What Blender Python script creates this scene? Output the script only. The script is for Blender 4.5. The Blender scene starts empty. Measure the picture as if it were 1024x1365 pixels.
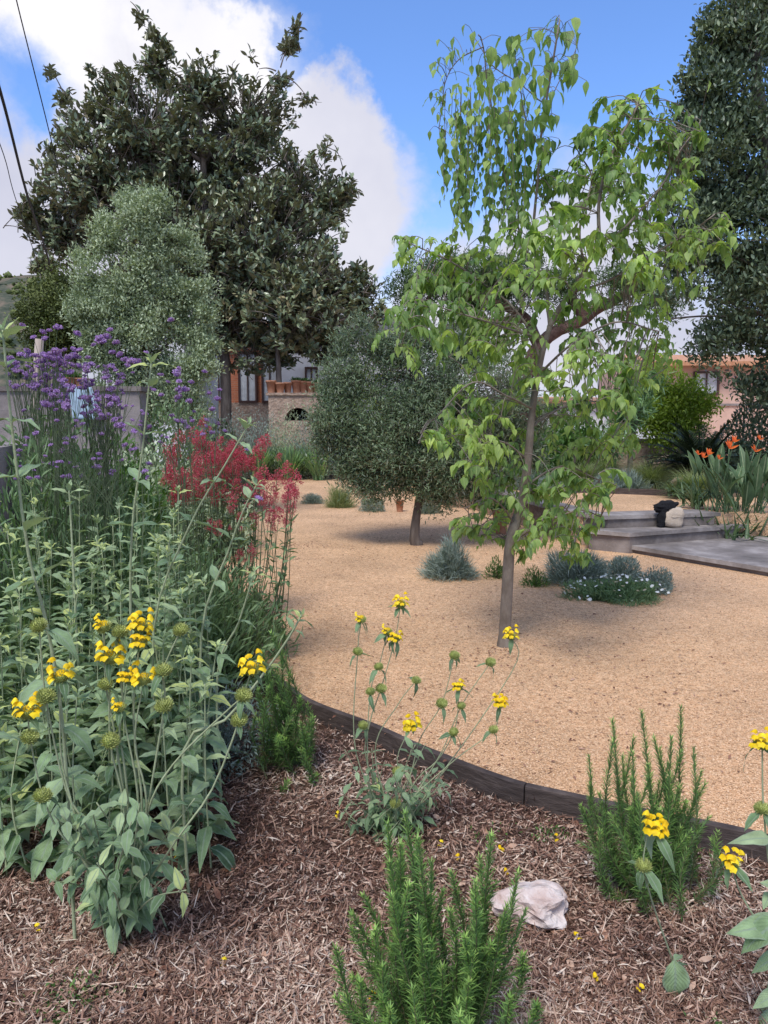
import bpy, bmesh, math, random
import numpy as np
R = np.random.default_rng(7)
random.seed(7)
C = bpy.context.scene.collection
rad = math.radians
# ------------------------------------------------------------------ camera
CAM_Z, PITCH, F = 1.5, rad(7.0), 993.0
cam = bpy.data.cameras.new('camera'); camo = bpy.data.objects.new('camera', cam); C.objects.link(camo)
camo.location = (0, 0, CAM_Z); camo.rotation_euler = (rad(90) - PITCH, 0, 0)
cam.sensor_fit = 'VERTICAL'; cam.sensor_height = 36.0; cam.lens = 36.0 * F / 1365.0
cam.clip_start = 0.05; cam.clip_end = 3000
bpy.context.scene.camera = camo
SUN_EL, SUN_AZ = 56.0, 205.0      # azimuth clockwise from +Y: behind the camera, a little left
sv = bpy.context.scene.view_settings
sv.view_transform = 'Standard'; sv.look = 'None'; sv.gamma = 1; sv.use_curve_mapping = False
sv.exposure = 0.9

def ray(px, py):
    x = (px - 512.0) / F; y = -(py - 682.5) / F
    c, s = math.cos(PITCH), math.sin(PITCH)
    return np.array([x, c + y * s, -s + y * c])
def P(px, py, d):                     # point on the sight line where world Y = d
    r = ray(px, py); return np.array([0, 0, CAM_Z]) + r * (d / r[1])
def G(px, py, z=0.0):                 # point where the sight line meets height z
    r = ray(px, py); return np.array([0, 0, CAM_Z]) + r * ((z - CAM_Z) / r[2])
def pxm(d): return d / F              # metres per photo pixel at distance d

# ------------------------------------------------------------------ world
def N(nt, typ, **kw):
    n = nt.nodes.new(typ)
    for k, v in kw.items():
        if k.startswith('i_'):
            n.inputs[k[2:].replace('_', ' ')].default_value = v
        else: setattr(n, k, v)
    return n
def make_world():
    w = bpy.data.worlds.new('World'); bpy.context.scene.world = w; w.use_nodes = True
    nt = w.node_tree; nt.nodes.clear(); L = nt.links.new
    out = N(nt, 'ShaderNodeOutputWorld'); bg = N(nt, 'ShaderNodeBackground'); bg.inputs['Strength'].default_value = 0.15
    sky = N(nt, 'ShaderNodeTexSky'); sky.sky_type = 'NISHITA'; sky.sun_disc = False
    sky.sun_elevation = rad(SUN_EL); sky.sun_rotation = rad(SUN_AZ); sky.altitude = 200
    sky.air_density = 1.0; sky.dust_density = 0.6; sky.ozone_density = 2.0
    tc = N(nt, 'ShaderNodeTexCoord')
    nrm = N(nt, 'ShaderNodeVectorMath', operation='NORMALIZE'); L(tc.outputs['Generated'], nrm.inputs[0])
    n1 = N(nt, 'ShaderNodeTexNoise'); n1.inputs['Scale'].default_value = 5.0; n1.inputs['Detail'].default_value = 7; n1.inputs['Roughness'].default_value = 0.62
    L(nrm.outputs[0], n1.inputs['Vector'])
    sub = N(nt, 'ShaderNodeVectorMath', operation='SUBTRACT'); sub.inputs[1].default_value = (.5, .5, .5); L(n1.outputs['Color'], sub.inputs[0])
    sc = N(nt, 'ShaderNodeVectorMath', operation='SCALE'); sc.inputs['Scale'].default_value = 0.22; L(sub.outputs[0], sc.inputs[0])
    wd = N(nt, 'ShaderNodeVectorMath', operation='ADD'); L(nrm.outputs[0], wd.inputs[0]); L(sc.outputs[0], wd.inputs[1])
    def blob(px, py, rpx, soft=0.45):
        d = ray(px, py); d = d / np.linalg.norm(d)
        v = N(nt, 'ShaderNodeVectorMath', operation='DISTANCE'); v.inputs[1].default_value = tuple(d); L(wd.outputs[0], v.inputs[0])
        r = rpx / F
        m = N(nt, 'ShaderNodeMapRange', interpolation_type='SMOOTHSTEP'); m.inputs['From Min'].default_value = r * (1 + soft); m.inputs['From Max'].default_value = r * (1 - soft)
        L(v.outputs['Value'], m.inputs['Value']); return m.outputs['Result']
    def mx(a, b, op='MAXIMUM'):
        m = N(nt, 'ShaderNodeMath', operation=op)
        for i, q in enumerate((a, b)):
            if isinstance(q, (int, float)): m.inputs[i].default_value = q
            else: L(q, m.inputs[i])
        return m.outputs[0]
    cov = None
    for b in [(60, 20, 120), (170, 90, 110), (285, 75, 60, .25), (250, 180, 130), (60, 330, 150), (150, 260, 130), (400, 290, 145, .2), (430, 200, 92, .18), (340, 400, 190),
              (418, 88, 15, .5), (640, 440, 120), (760, 430, 150), (500, 330, 40), (700, 360, 80), (-200, 100, 200), (-150, 420, 260), (900, 520, 160)]:
        s = blob(*b); cov = s if cov is None else mx(cov, s)
    gap = mx(blob(25, 145, 42, .6), blob(45, 190, 26, .6))
    gap = mx(gap, 0.85, 'MULTIPLY')
    cov = mx(cov, gap, 'SUBTRACT')
    # generic broken cloud outside the picture (above and behind the camera)
    n2 = N(nt, 'ShaderNodeTexNoise'); n2.inputs['Scale'].default_value = 2.2; n2.inputs['Detail'].default_value = 6
    L(nrm.outputs[0], n2.inputs['Vector'])
    mr2 = N(nt, 'ShaderNodeMapRange'); mr2.inputs['From Min'].default_value = 0.42; mr2.inputs['From Max'].default_value = 0.6; L(n2.outputs['Fac'], mr2.inputs['Value'])
    sep = N(nt, 'ShaderNodeSeparateXYZ'); L(nrm.outputs[0], sep.inputs[0])
    back = N(nt, 'ShaderNodeMapRange'); back.inputs['From Min'].default_value = 0.62; back.inputs['From Max'].default_value = 0.35; L(sep.outputs['Y'], back.inputs['Value'])
    cov = mx(cov, mx(mr2.outputs[0], back.outputs[0], 'MULTIPLY'))
    # thin veil everywhere plus pale horizon
    hz = N(nt, 'ShaderNodeMapRange'); hz.inputs['From Min'].default_value = 0.32; hz.inputs['From Max'].default_value = 0.0; L(sep.outputs['Z'], hz.inputs['Value'])
    cov = mx(cov, mx(hz.outputs[0], 0.7, 'MULTIPLY'))
    cov = mx(cov, 0.04)
    cl = N(nt, 'ShaderNodeClamp'); L(cov, cl.inputs['Value'])
    # cloud colour : white lit rims, grey-violet bellies
    n3 = N(nt, 'ShaderNodeTexNoise'); n3.inputs['Scale'].default_value = 3.4; n3.inputs['Detail'].default_value = 5; n3.inputs['Roughness'].default_value = 0.55
    mp = N(nt, 'ShaderNodeMapping'); mp.inputs['Location'].default_value = (3.1, 0.4, 1.7); L(nrm.outputs[0], mp.inputs['Vector']); L(mp.outputs[0], n3.inputs['Vector'])
    up = mx(blob(60, 20, 95, .5), mx(blob(300, 65, 75, .5), blob(230, 50, 55, .6)))
    up = mx(up, 0.75, 'MULTIPLY')
    shade = N(nt, 'ShaderNodeMapRange'); shade.inputs['From Min'].default_value = 0.38; shade.inputs['From Max'].default_value = 0.7; L(n3.outputs['Fac'], shade.inputs['Value'])
    f = mx(mx(shade.outputs[0], 0.5, 'MULTIPLY'), up, 'ADD')
    cc = N(nt, 'ShaderNodeMix', data_type='RGBA'); L(f, cc.inputs['Factor'])
    cc.inputs[6].default_value = (2.3, 2.35, 2.85, 1); cc.inputs[7].default_value = (3.7, 3.65, 3.8, 1)
    skc = N(nt, 'ShaderNodeMix', data_type='RGBA', blend_type='MULTIPLY'); skc.inputs['Factor'].default_value = 1.0
    L(sky.outputs[0], skc.inputs[6]); skc.inputs[7].default_value = (0.5, 0.68, 0.94, 1)
    mixc = N(nt, 'ShaderNodeMix', data_type='RGBA'); L(cl.outputs[0], mixc.inputs['Factor']); L(skc.outputs[2], mixc.inputs[6]); L(cc.outputs[2], mixc.inputs[7])
    L(mixc.outputs[2], bg.inputs['Color']); L(bg.outputs[0], out.inputs['Surface'])
make_world()
sun = bpy.data.lights.new('sun', 'SUN'); sun.energy = 1.75; sun.angle = rad(20); sun.color = (1.0, 0.955, 0.88)
suno = bpy.data.objects.new('sun', sun); C.objects.link(suno)
suno.rotation_euler = (rad(90 - SUN_EL), 0, rad(180 - SUN_AZ))

# ------------------------------------------------------------------ mesh helpers
def unit(v): v = np.asarray(v, float); return v / (np.linalg.norm(v, axis=-1, keepdims=True) + 1e-9)
class MB:
    def __init__(s): s.v = []; s.q = []; s.t = []; s.a = []; s.n = 0; s.poly = []
    def add(s, v, q=None, t=None, a=None):
        v = np.asarray(v, float).reshape(-1, 3)
        s.v.append(v)
        s.a.append(np.zeros((len(v), 3)) + 0.5 if a is None else np.asarray(a, float).reshape(-1, 3))
        if q is not None and len(q): s.q.append(np.asarray(q, int).reshape(-1, 4) + s.n)
        if t is not None and len(t): s.t.append(np.asarray(t, int).reshape(-1, 3) + s.n)
        s.n += len(v)
    def tube(s, pts, rr, sides=6, rnd=0.5, cap=True):
        pts = np.asarray(pts, float); K = len(pts); rr = np.broadcast_to(np.asarray(rr, float), (K,))
        tg = unit(np.gradient(pts, axis=0)); ref = np.array([0.31, 0.2, 0.93]) if abs(tg[0][2]) < .9 else np.array([1., 0.1, 0])
        a = unit(np.cross(tg, ref)); b = np.cross(tg, a)
        th = np.linspace(0, 2 * np.pi, sides, endpoint=False)
        ring = a[:, None] * np.cos(th)[None, :, None] + b[:, None] * np.sin(th)[None, :, None]
        v = (pts[:, None] + ring * rr[:, None, None]).reshape(-1, 3)
        i = np.arange(K - 1)[:, None] * sides; j = np.arange(sides)[None]; j2 = (j + 1) % sides
        q = np.stack([i + j, i + j2, i + sides + j2, i + sides + j], -1).reshape(-1, 4)
        t = None
        if cap:
            v = np.vstack([v, pts[-1]]); e = (K - 1) * sides
            t = [(e + k, e + (k + 1) % sides, K * sides) for k in range(sides)]
        s.add(v, q, t, np.tile([rnd, 0.5, 0.5], (len(v), 1)))
    def box(s, c, size, rz=0.0, rnd=0.5, top=1.0):
        c = np.asarray(c, float); hx, hy, hz = np.asarray(size) / 2
        v = np.array([[x * (top if z > 0 else 1), y * (top if z > 0 else 1), z] for z in (-hz, hz) for x, y in ((-hx, -hy), (hx, -hy), (hx, hy), (-hx, hy))])
        cs, sn = math.cos(rz), math.sin(rz)
        v = np.stack([v[:, 0] * cs - v[:, 1] * sn, v[:, 0] * sn + v[:, 1] * cs, v[:, 2]], -1) + c
        s.add(v, [(0, 3, 2, 1), (4, 5, 6, 7), (0, 1, 5, 4), (1, 2, 6, 5), (2, 3, 7, 6), (3, 0, 4, 7)], None, np.tile([rnd, .5, .5], (8, 1)))
    def prism(s, poly, z0, z1, rnd=0.5):       # poly CCW (x,y)
        n = len(poly); p = np.asarray(poly, float)
        v = np.vstack([np.c_[p, np.full(n, z0)], np.c_[p, np.full(n, z1)]])
        s.add(v, [(i, (i + 1) % n, n + (i + 1) % n, n + i) for i in range(n)], None, np.tile([rnd, .5, .5], (2 * n, 1)))
        b = s.n - 2 * n
        s.poly.append([b + n + i for i in range(n)]); s.poly.append([b + n - 1 - i for i in range(n)])
    def lathe(s, prof, c, sides=20, rnd=0.5, squash=(1, 1)):  # prof [(r,z)]
        th = np.linspace(0, 2 * np.pi, sides, endpoint=False); K = len(prof)
        v = np.array([[r * math.cos(a) * squash[0], r * math.sin(a) * squash[1], z] for r, z in prof for a in th]) + np.asarray(c)
        i = np.arange(K - 1)[:, None] * sides; j = np.arange(sides)[None]; j2 = (j + 1) % sides
        q = np.stack([i + j, i + j2, i + sides + j2, i + sides + j], -1).reshape(-1, 4)
        s.add(v, q, None, np.tile([rnd, .5, .5], (len(v), 1)))
    def inst(s, tpls, pos, D, Nn, ln, wd, rnd=None):
        """scatter leaf templates: D leaf axis, Nn upper side, ln length, wd width"""
        n = len(pos)
        if n == 0: return
        D = unit(D); X = unit(np.cross(D, Nn)); Z = np.cross(X, D)
        ln = np.broadcast_to(ln, (n,)); wd = np.broadcast_to(wd, (n,))
        rnd = R.random(n) if rnd is None else np.broadcast_to(rnd, (n,))
        which = R.integers(0, len(tpls), n)
        for k, (tv, tq, tt, ta) in enumerate(tpls):
            ix = np.nonzero(which == k)[0]
            if not len(ix): continue
            m = len(tv)
            v = (pos[ix, None] + X[ix, None] * (tv[None, :, 0:1] * wd[ix, None, None]) + D[ix, None] * (tv[None, :, 1:2] * ln[ix, None, None]) + Z[ix, None] * (tv[None, :, 2:3] * ln[ix, None, None] + tv[None, :, 3:4] * wd[ix, None, None]))
            a = np.empty((len(ix), m, 3)); a[:, :, 0] = rnd[ix, None]; a[:, :, 1] = ta[None, :, 0]; a[:, :, 2] = ta[None, :, 1]
            off = (np.arange(len(ix)) * m)[:, None, None]
            s.add(v, None if tq is None else (tq[None] + off).reshape(-1, 4), None if tt is None else (tt[None] + off).reshape(-1, 3), a)
    def mesh(s, name, mat, smooth=True):
        v = np.vstack(s.v) if s.v else np.zeros((0, 3)); a = np.vstack(s.a) if s.a else v
        q = np.vstack(s.q) if s.q else np.zeros((0, 4), int); t = np.vstack(s.t) if s.t else np.zeros((0, 3), int)
        me = bpy.data.meshes.new(name)
        pl = np.array([i for p in s.poly for i in p], int); pn = np.array([len(p) for p in s.poly], int)
        loops = np.concatenate([q.ravel(), t.ravel(), pl]).astype(np.int32)
        tot = np.concatenate([np.full(len(q), 4), np.full(len(t), 3), pn]).astype(np.int32)
        st = np.concatenate([[0], np.cumsum(tot)[:-1]]).astype(np.int32) if len(tot) else tot
        me.vertices.add(len(v)); me.vertices.foreach_set('co', v.astype(np.float32).ravel())
        me.loops.add(len(loops)); me.loops.foreach_set('vertex_index', loops)
        me.polygons.add(len(tot)); me.polygons.foreach_set('loop_start', st); me.polygons.foreach_set('loop_total', tot)
        me.polygons.foreach_set('use_smooth', np.full(len(tot), smooth))
        at = me.attributes.new('lf', 'FLOAT_VECTOR', 'POINT'); at.data.foreach_set('vector', a.astype(np.float32).ravel())
        me.update(calc_edges=True); me.validate()
        if mat: me.materials.append(mat)
        return me
    def build(s, name, mat, parent=None, smooth=True):
        # meshes are stored relative to their parent's base
        if parent is not None and s.v:
            off = np.array(parent.get('_base', (0, 0, 0)), float)
            s.v = [x - off for x in s.v]
        o = bpy.data.objects.new(name, s.mesh(name, mat, smooth)); C.objects.link(o)
        if parent is not None: o.parent = parent
        return o
BASES = {}
def tag(o, label=None, cat=None, group=None, kind=None):
    if label: o['label'] = label
    if cat: o['category'] = cat
    if group: o['group'] = group
    if kind: o['kind'] = kind
    return o
def thing(name, label, cat, base, group=None):
    o = bpy.data.objects.new(name, None); C.objects.link(o); o.empty_display_size = .1
    o.location = tuple(float(x) for x in base); o['_base'] = [float(x) for x in base]
    return tag(o, label, cat, group)
def place(me, name, parent, loc, rot=(0, 0, 0), sc=1.0):
    o = bpy.data.objects.new(name, me); C.objects.link(o); o.parent = parent
    b = np.array(parent.get('_base', (0, 0, 0))); o.location = tuple(np.asarray(loc, float) - b); o.rotation_euler = rot
    o.scale = (sc, sc, sc) if np.isscalar(sc) else sc
    return o
def smooth_path(pts, n=24):
    pts = np.asarray(pts, float)
    if len(pts) == 2: return pts[0] + (pts[1] - pts[0]) * np.linspace(0, 1, n)[:, None]
    p = np.vstack([2 * pts[0] - pts[1], pts, 2 * pts[-1] - pts[-2]]); out = []
    m = len(pts) - 1; per = max(2, n // m)
    for i in range(m):
        p0, p1, p2, p3 = p[i:i + 4]; t = np.linspace(0, 1, per, endpoint=False)[:, None]
        out.append(.5 * ((2 * p1) + (-p0 + p2) * t + (2 * p0 - 5 * p1 + 4 * p2 - p3) * t ** 2 + (-p0 + 3 * p1 - 3 * p2 + p3) * t ** 3))
    return np.vstack(out + [pts[-1:]])
def along(path, t):
    path = np.asarray(path); d = np.r_[0, np.cumsum(np.linalg.norm(np.diff(path, axis=0), axis=1))]; d /= d[-1] + 1e-9
    t = np.atleast_1d(t); pos = np.stack([np.interp(t, d, path[:, k]) for k in range(3)], -1)
    g = unit(np.gradient(path, axis=0)); tg = np.stack([np.interp(t, d, g[:, k]) for k in range(3)], -1)
    return pos, unit(tg)
KS = [(R.normal(size=3), R.random() * 6.28) for _ in range(14)]
def wob(p, f=1.0, seed=0):             # cheap smooth noise, about -1..1
    p = np.asarray(p, float); s = 0
    for i, (k, ph) in enumerate(KS): s = s + np.sin((p @ k) * f * (1 + .35 * (i % 4)) + ph + seed * (i + 1.7))
    return s / 3.6
# ------------------------------------------------------------------ leaf templates
def leaf_tpl(prof, fold=0.25, droop=0.3, twist=0.0, wave=0.0, cols=1):
    """prof: half widths along the blade (first and last may be 0)"""
    K = len(prof); v = []; a = []; q = []; cc = np.linspace(-1, 1, 2 * cols + 1)
    for i, w in enumerate(prof):
        t = i / (K - 1); y = t * (1 - 0.25 * abs(droop) * t); z0 = -droop * t * t
        for j, c in enumerate(cc):
            x = c * max(w, .004); zw = fold * abs(c) * w * .9 + wave * math.sin(i * 2.1 + j * 1.7) * .14 * abs(c) + twist * c * w * t * 2
            v.append((x, y, z0, zw)); a.append((abs(c), t))
    m = len(cc)
    for i in range(K - 1):
        for j in range(m - 1): q.append((i * m + j, i * m + j + 1, (i + 1) * m + j + 1, (i + 1) * m + j))
    return np.array(v), np.array(q), None, np.array(a)
BROAD = [leaf_tpl([.08, .62, .95, 1, .85, .6, .3, 0], f, d, tw, wv) for f, d, tw, wv in ((.3, .3, .1, 1), (.2, .55, -.12, 1.5), (.45, .12, .12, .8), (.2, .8, 0, 1.2))]      # half widths multiplied by wd (= half width)
CELT = [leaf_tpl([.05, .8, 1, .85, .55, .22, 0], f, d, tw, .8) for f, d, tw in ((.3, .2, .15), (.45, .4, -.15), (.2, .1, .1), (.35, .6, 0))]
LANCE = [leaf_tpl([.15, .85, 1, .7, 0], f, d, tw) for f, d, tw in ((.5, .15, .1), (.4, .35, -.1), (.3, -.1, .2))]
SMALL = [leaf_tpl([.1, 1, 0], f, d) for f, d in ((.5, .1), (.3, .3), (.6, -.15))]
NEEDLE = [leaf_tpl([.7, 1, .1], .3, d) for d in (.1, -.1, .25)]
BLADE = [leaf_tpl([.8, 1, .9, .7, .4, .02], .4, d, .1) for d in (.25, .5, .9, .1)]
SHRED = [leaf_tpl([.5, 1, .8, .3], f, d, tw) for f, d, tw in ((.5, .2, .8), (.2, -.25, -.6), (.8, .5, .4), (.3, -.5, .2), (.4, .05, .1))]
# ------------------------------------------------------------------ materials
def newmat(name):
    m = bpy.data.materials.new(name); m.use_nodes = True; nt = m.node_tree; nt.nodes.clear(); return m, nt, nt.links.new
def ramp(nt, cols, interp='LINEAR'):
    r = N(nt, 'ShaderNodeValToRGB'); cr = r.color_ramp; cr.interpolation = interp
    pos = [c[0] for c in cols]
    cr.elements[0].position = pos[0]; cr.elements[0].color = (*cols[0][1], 1)
    cr.elements[1].position = pos[-1]; cr.elements[1].color = (*cols[-1][1], 1)
    for p_, c in cols[1:-1]:
        e = cr.elements.new(p_); e.color = (*c, 1)
    return r
def leafmat(name, cols, back=None, rough=.55, trans=.3, rib=None, spec=.35, edge=None, nscale=14.0, veins=False):
    m, nt, L = newmat(name)
    at = N(nt, 'ShaderNodeAttribute', attribute_name='lf'); sp = N(nt, 'ShaderNodeSeparateXYZ'); L(at.outputs['Vector'], sp.inputs[0])
    k = len(cols); rp = ramp(nt, [(i / (k - 1), c) for i, c in enumerate(cols)]); L(sp.outputs['X'], rp.inputs[0])
    tc = N(nt, 'ShaderNodeTexCoord'); nz = N(nt, 'ShaderNodeTexNoise'); nz.inputs['Scale'].default_value = nscale; nz.inputs['Detail'].default_value = 3; L(tc.outputs['Object'], nz.inputs['Vector'])
    mr = N(nt, 'ShaderNodeMapRange'); mr.inputs['From Min'].default_value = .3; mr.inputs['From Max'].default_value = .7; mr.inputs['To Min'].default_value = .72; mr.inputs['To Max'].default_value = 1.28; L(nz.outputs['Fac'], mr.inputs['Value'])
    mu = N(nt, 'ShaderNodeVectorMath', operation='SCALE'); L(rp.outputs[0], mu.inputs[0]); L(mr.outputs[0], mu.inputs['Scale'])
    col = mu.outputs[0]
    def mixc(fac, a, c):
        x = N(nt, 'ShaderNodeMix', data_type='RGBA'); L(fac, x.inputs['Factor']); L(a, x.inputs[6]); x.inputs[7].default_value = (*c, 1); return x.outputs[2]
    if rib:
        r1 = N(nt, 'ShaderNodeMapRange'); r1.inputs['From Min'].default_value = .16; r1.inputs['From Max'].default_value = .04; L(sp.outputs['Y'], r1.inputs['Value']); col = mixc(r1.outputs[0], col, rib)
    if edge:
        r2 = N(nt, 'ShaderNodeMapRange'); r2.inputs['From Min'].default_value = .78; r2.inputs['From Max'].default_value = 1.0; L(sp.outputs['Y'], r2.inputs['Value']); col = mixc(r2.outputs[0], col, edge)
    if back:
        g = N(nt, 'ShaderNodeNewGeometry'); col = mixc(g.outputs['Backfacing'], col, back)
    bs = N(nt, 'ShaderNodeBsdfPrincipled'); bs.inputs['Roughness'].default_value = rough; bs.inputs['Specular IOR Level'].default_value = spec
    L(col, bs.inputs['Base Color'])
    if veins:
        wv = N(nt, 'ShaderNodeMath', operation='MULTIPLY'); wv.inputs[1].default_value = 60
        ad = N(nt, 'ShaderNodeMath', operation='SUBTRACT'); L(sp.outputs['Z'], ad.inputs[0])
        h = N(nt, 'ShaderNodeMath', operation='MULTIPLY'); h.inputs[1].default_value = .35; L(sp.outputs['Y'], h.inputs[0]); L(h.outputs[0], ad.inputs[1])
        L(ad.outputs[0], wv.inputs[0]); sn = N(nt, 'ShaderNodeMath', operation='SINE'); L(wv.outputs[0], sn.inputs[0])
        n9 = N(nt, 'ShaderNodeTexNoise'); n9.inputs['Scale'].default_value = 160; L(tc.outputs['Object'], n9.inputs['Vector'])
        a9 = N(nt, 'ShaderNodeMath', operation='ADD'); L(sn.outputs[0], a9.inputs[0]); L(n9.outputs['Fac'], a9.inputs[1])
        bp = N(nt, 'ShaderNodeBump'); bp.inputs['Strength'].default_value = .35; bp.inputs['Distance'].default_value = .0012; L(a9.outputs[0], bp.inputs['Height']); L(bp.outputs[0], bs.inputs['Normal'])
    o = N(nt, 'ShaderNodeOutputMaterial')
    if trans > 0:
        tr = N(nt, 'ShaderNodeBsdfTranslucent')
        y = N(nt, 'ShaderNodeMix', data_type='RGBA', blend_type='MULTIPLY'); y.inputs['Factor'].default_value = 1; L(col, y.inputs[6]); y.inputs[7].default_value = (1.5, 1.6, .7, 1); L(y.outputs[2], tr.inputs['Color'])
        ms = N(nt, 'ShaderNodeMixShader'); ms.inputs[0].default_value = trans; L(bs.outputs[0], ms.inputs[1]); L(tr.outputs[0], ms.inputs[2]); L(ms.outputs[0], o.inputs[0])
    else: L(bs.outputs[0], o.inputs[0])
    return m
def rockmat(name, cols, scale=6, bump=.5, rough=.85, bdist=.01, attr=False, spec=.3, fine=60.0, stretch=None, detail=8):
    """solid material: noise-driven colours, bump"""
    m, nt, L = newmat(name); tc = N(nt, 'ShaderNodeTexCoord'); vec = tc.outputs['Object']
    if stretch:
        mp = N(nt, 'ShaderNodeMapping'); mp.inputs['Scale'].default_value = stretch; L(vec, mp.inputs['Vector']); vec = mp.outputs[0]
    n1 = N(nt, 'ShaderNodeTexNoise'); n1.inputs['Scale'].default_value = scale; n1.inputs['Detail'].default_value = detail; n1.inputs['Roughness'].default_value = .65; L(vec, n1.inputs['Vector'])
    k = len(cols); rp = ramp(nt, [(.28 + .44 * i / (k - 1), c) for i, c in enumerate(cols)])
    src = n1.outputs['Fac']
    if attr:
        at = N(nt, 'ShaderNodeAttribute', attribute_name='lf'); sp = N(nt, 'ShaderNodeSeparateXYZ'); L(at.outputs['Vector'], sp.inputs[0])
        ad = N(nt, 'ShaderNodeMix', data_type='FLOAT'); ad.inputs['Factor'].default_value = .65; L(n1.outputs['Fac'], ad.inputs[2]); L(sp.outputs['X'], ad.inputs[3]); src = ad.outputs[0]
    L(src, rp.inputs[0])
    n2 = N(nt, 'ShaderNodeTexNoise'); n2.inputs['Scale'].default_value = fine; n2.inputs['Detail'].default_value = 4; L(vec, n2.inputs['Vector'])
    s = N(nt, 'ShaderNodeMath', operation='ADD'); L(n1.outputs['Fac'], s.inputs[0]); L(n2.outputs['Fac'], s.inputs[1])
    bp = N(nt, 'ShaderNodeBump'); bp.inputs['Strength'].default_value = bump; bp.inputs['Distance'].default_value = bdist; L(s.outputs[0], bp.inputs['Height'])
    bs = N(nt, 'ShaderNodeBsdfPrincipled'); bs.inputs['Roughness'].default_value = rough; bs.inputs['Specular IOR Level'].default_value = spec
    L(rp.outputs[0], bs.inputs['Base Color']); L(bp.outputs[0], bs.inputs['Normal'])
    o = N(nt, 'ShaderNodeOutputMaterial'); L(bs.outputs[0], o.inputs[0]); return m
def gravelmat():
    m, nt, L = newmat('gravel'); tc = N(nt, 'ShaderNodeTexCoord')
    mp = N(nt, 'ShaderNodeMapping'); mp.inputs['Scale'].default_value = (1, 1, 1); L(tc.outputs['Object'], mp.inputs['Vector'])
    v1 = N(nt, 'ShaderNodeTexVoronoi'); v1.inputs['Scale'].default_value = 120; v1.inputs['Randomness'].default_value = 1; L(mp.outputs[0], v1.inputs['Vector'])
    sp = N(nt, 'ShaderNodeSeparateXYZ'); L(v1.outputs['Color'], sp.inputs[0])
    rp = ramp(nt, [(0, (.27, .15, .08)), (.08, (.45, .265, .15)), (.4, (.66, .41, .235)), (.7, (.74, .48, .285)), (1, (.8, .56, .36))]); L(sp.outputs['X'], rp.inputs[0])
    n1 = N(nt, 'ShaderNodeTexNoise'); n1.inputs['Scale'].default_value = 1.1; n1.inputs['Detail'].default_value = 6; n1.inputs['Roughness'].default_value = .6; L(tc.outputs['Object'], n1.inputs['Vector'])
    mr = N(nt, 'ShaderNodeMapRange'); mr.inputs['From Min'].default_value = .3; mr.inputs['From Max'].default_value = .7; mr.inputs['To Min'].default_value = .8; mr.inputs['To Max'].default_value = 1.12; L(n1.outputs['Fac'], mr.inputs['Value'])
    n2 = N(nt, 'ShaderNodeTexNoise'); n2.inputs['Scale'].default_value = 22; n2.inputs['Detail'].default_value = 5; L(tc.outputs['Object'], n2.inputs['Vector'])
    mr2 = N(nt, 'ShaderNodeMapRange'); mr2.inputs['From Min'].default_value = .3; mr2.inputs['From Max'].default_value = .65; mr2.inputs['To Min'].default_value = .8; mr2.inputs['To Max'].default_value = 1.1; L(n2.outputs['Fac'], mr2.inputs['Value'])
    mm = N(nt, 'ShaderNodeMath', operation='MULTIPLY'); L(mr.outputs[0], mm.inputs[0]); L(mr2.outputs[0], mm.inputs[1])
    sc = N(nt, 'ShaderNodeVectorMath', operation='SCALE'); L(rp.outputs[0], sc.inputs[0]); L(mm.outputs[0], sc.inputs['Scale'])
    inv = N(nt, 'ShaderNodeMath', operation='SUBTRACT'); inv.inputs[0].default_value = 1; L(v1.outputs['Distance'], inv.inputs[1])
    n5 = N(nt, 'ShaderNodeTexNoise'); n5.inputs['Scale'].default_value = 3.5; n5.inputs['Detail'].default_value = 4; L(tc.outputs['Object'], n5.inputs['Vector'])
    b5 = N(nt, 'ShaderNodeMath', operation='MULTIPLY'); b5.inputs[1].default_value = 7.0; L(n5.outputs['Fac'], b5.inputs[0])
    h5 = N(nt, 'ShaderNodeMath', operation='ADD'); L(inv.outputs[0], h5.inputs[0]); L(b5.outputs[0], h5.inputs[1])
    hh = N(nt, 'ShaderNodeMath', operation='ADD'); L(h5.outputs[0], hh.inputs[0]); L(n2.outputs['Fac'], hh.inputs[1])
    bp = N(nt, 'ShaderNodeBump'); bp.inputs['Strength'].default_value = .8; bp.inputs['Distance'].default_value = .008; L(hh.outputs[0], bp.inputs['Height'])
    bs = N(nt, 'ShaderNodeBsdfPrincipled'); bs.inputs['Roughness'].default_value = .9; bs.inputs['Specular IOR Level'].default_value = .2
    L(sc.outputs[0], bs.inputs['Base Color']); L(bp.outputs[0], bs.inputs['Normal'])
    o = N(nt, 'ShaderNodeOutputMaterial'); L(bs.outputs[0], o.inputs[0]); return m
def plain(name, col, rough=.6, spec=.4, bump=0, scale=40, metal=0):
    m, nt, L = newmat(name); bs = N(nt, 'ShaderNodeBsdfPrincipled'); bs.inputs['Roughness'].default_value = rough; bs.inputs['Specular IOR Level'].default_value = spec; bs.inputs['Metallic'].default_value = metal
    tc = N(nt, 'ShaderNodeTexCoord'); nz = N(nt, 'ShaderNodeTexNoise'); nz.inputs['Scale'].default_value = scale; nz.inputs['Detail'].default_value = 5; L(tc.outputs['Object'], nz.inputs['Vector'])
    rp = ramp(nt, [(.3, tuple(c * .8 for c in col)), (.7, tuple(min(1, c * 1.15) for c in col))]); L(nz.outputs['Fac'], rp.inputs[0]); L(rp.outputs[0], bs.inputs['Base Color'])
    if bump:
        bp = N(nt, 'ShaderNodeBump'); bp.inputs['Strength'].default_value = bump; bp.inputs['Distance'].default_value = .01; L(nz.outputs['Fac'], bp.inputs['Height']); L(bp.outputs[0], bs.inputs['Normal'])
    o = N(nt, 'ShaderNodeOutputMaterial'); L(bs.outputs[0], o.inputs[0]); return m
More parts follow.
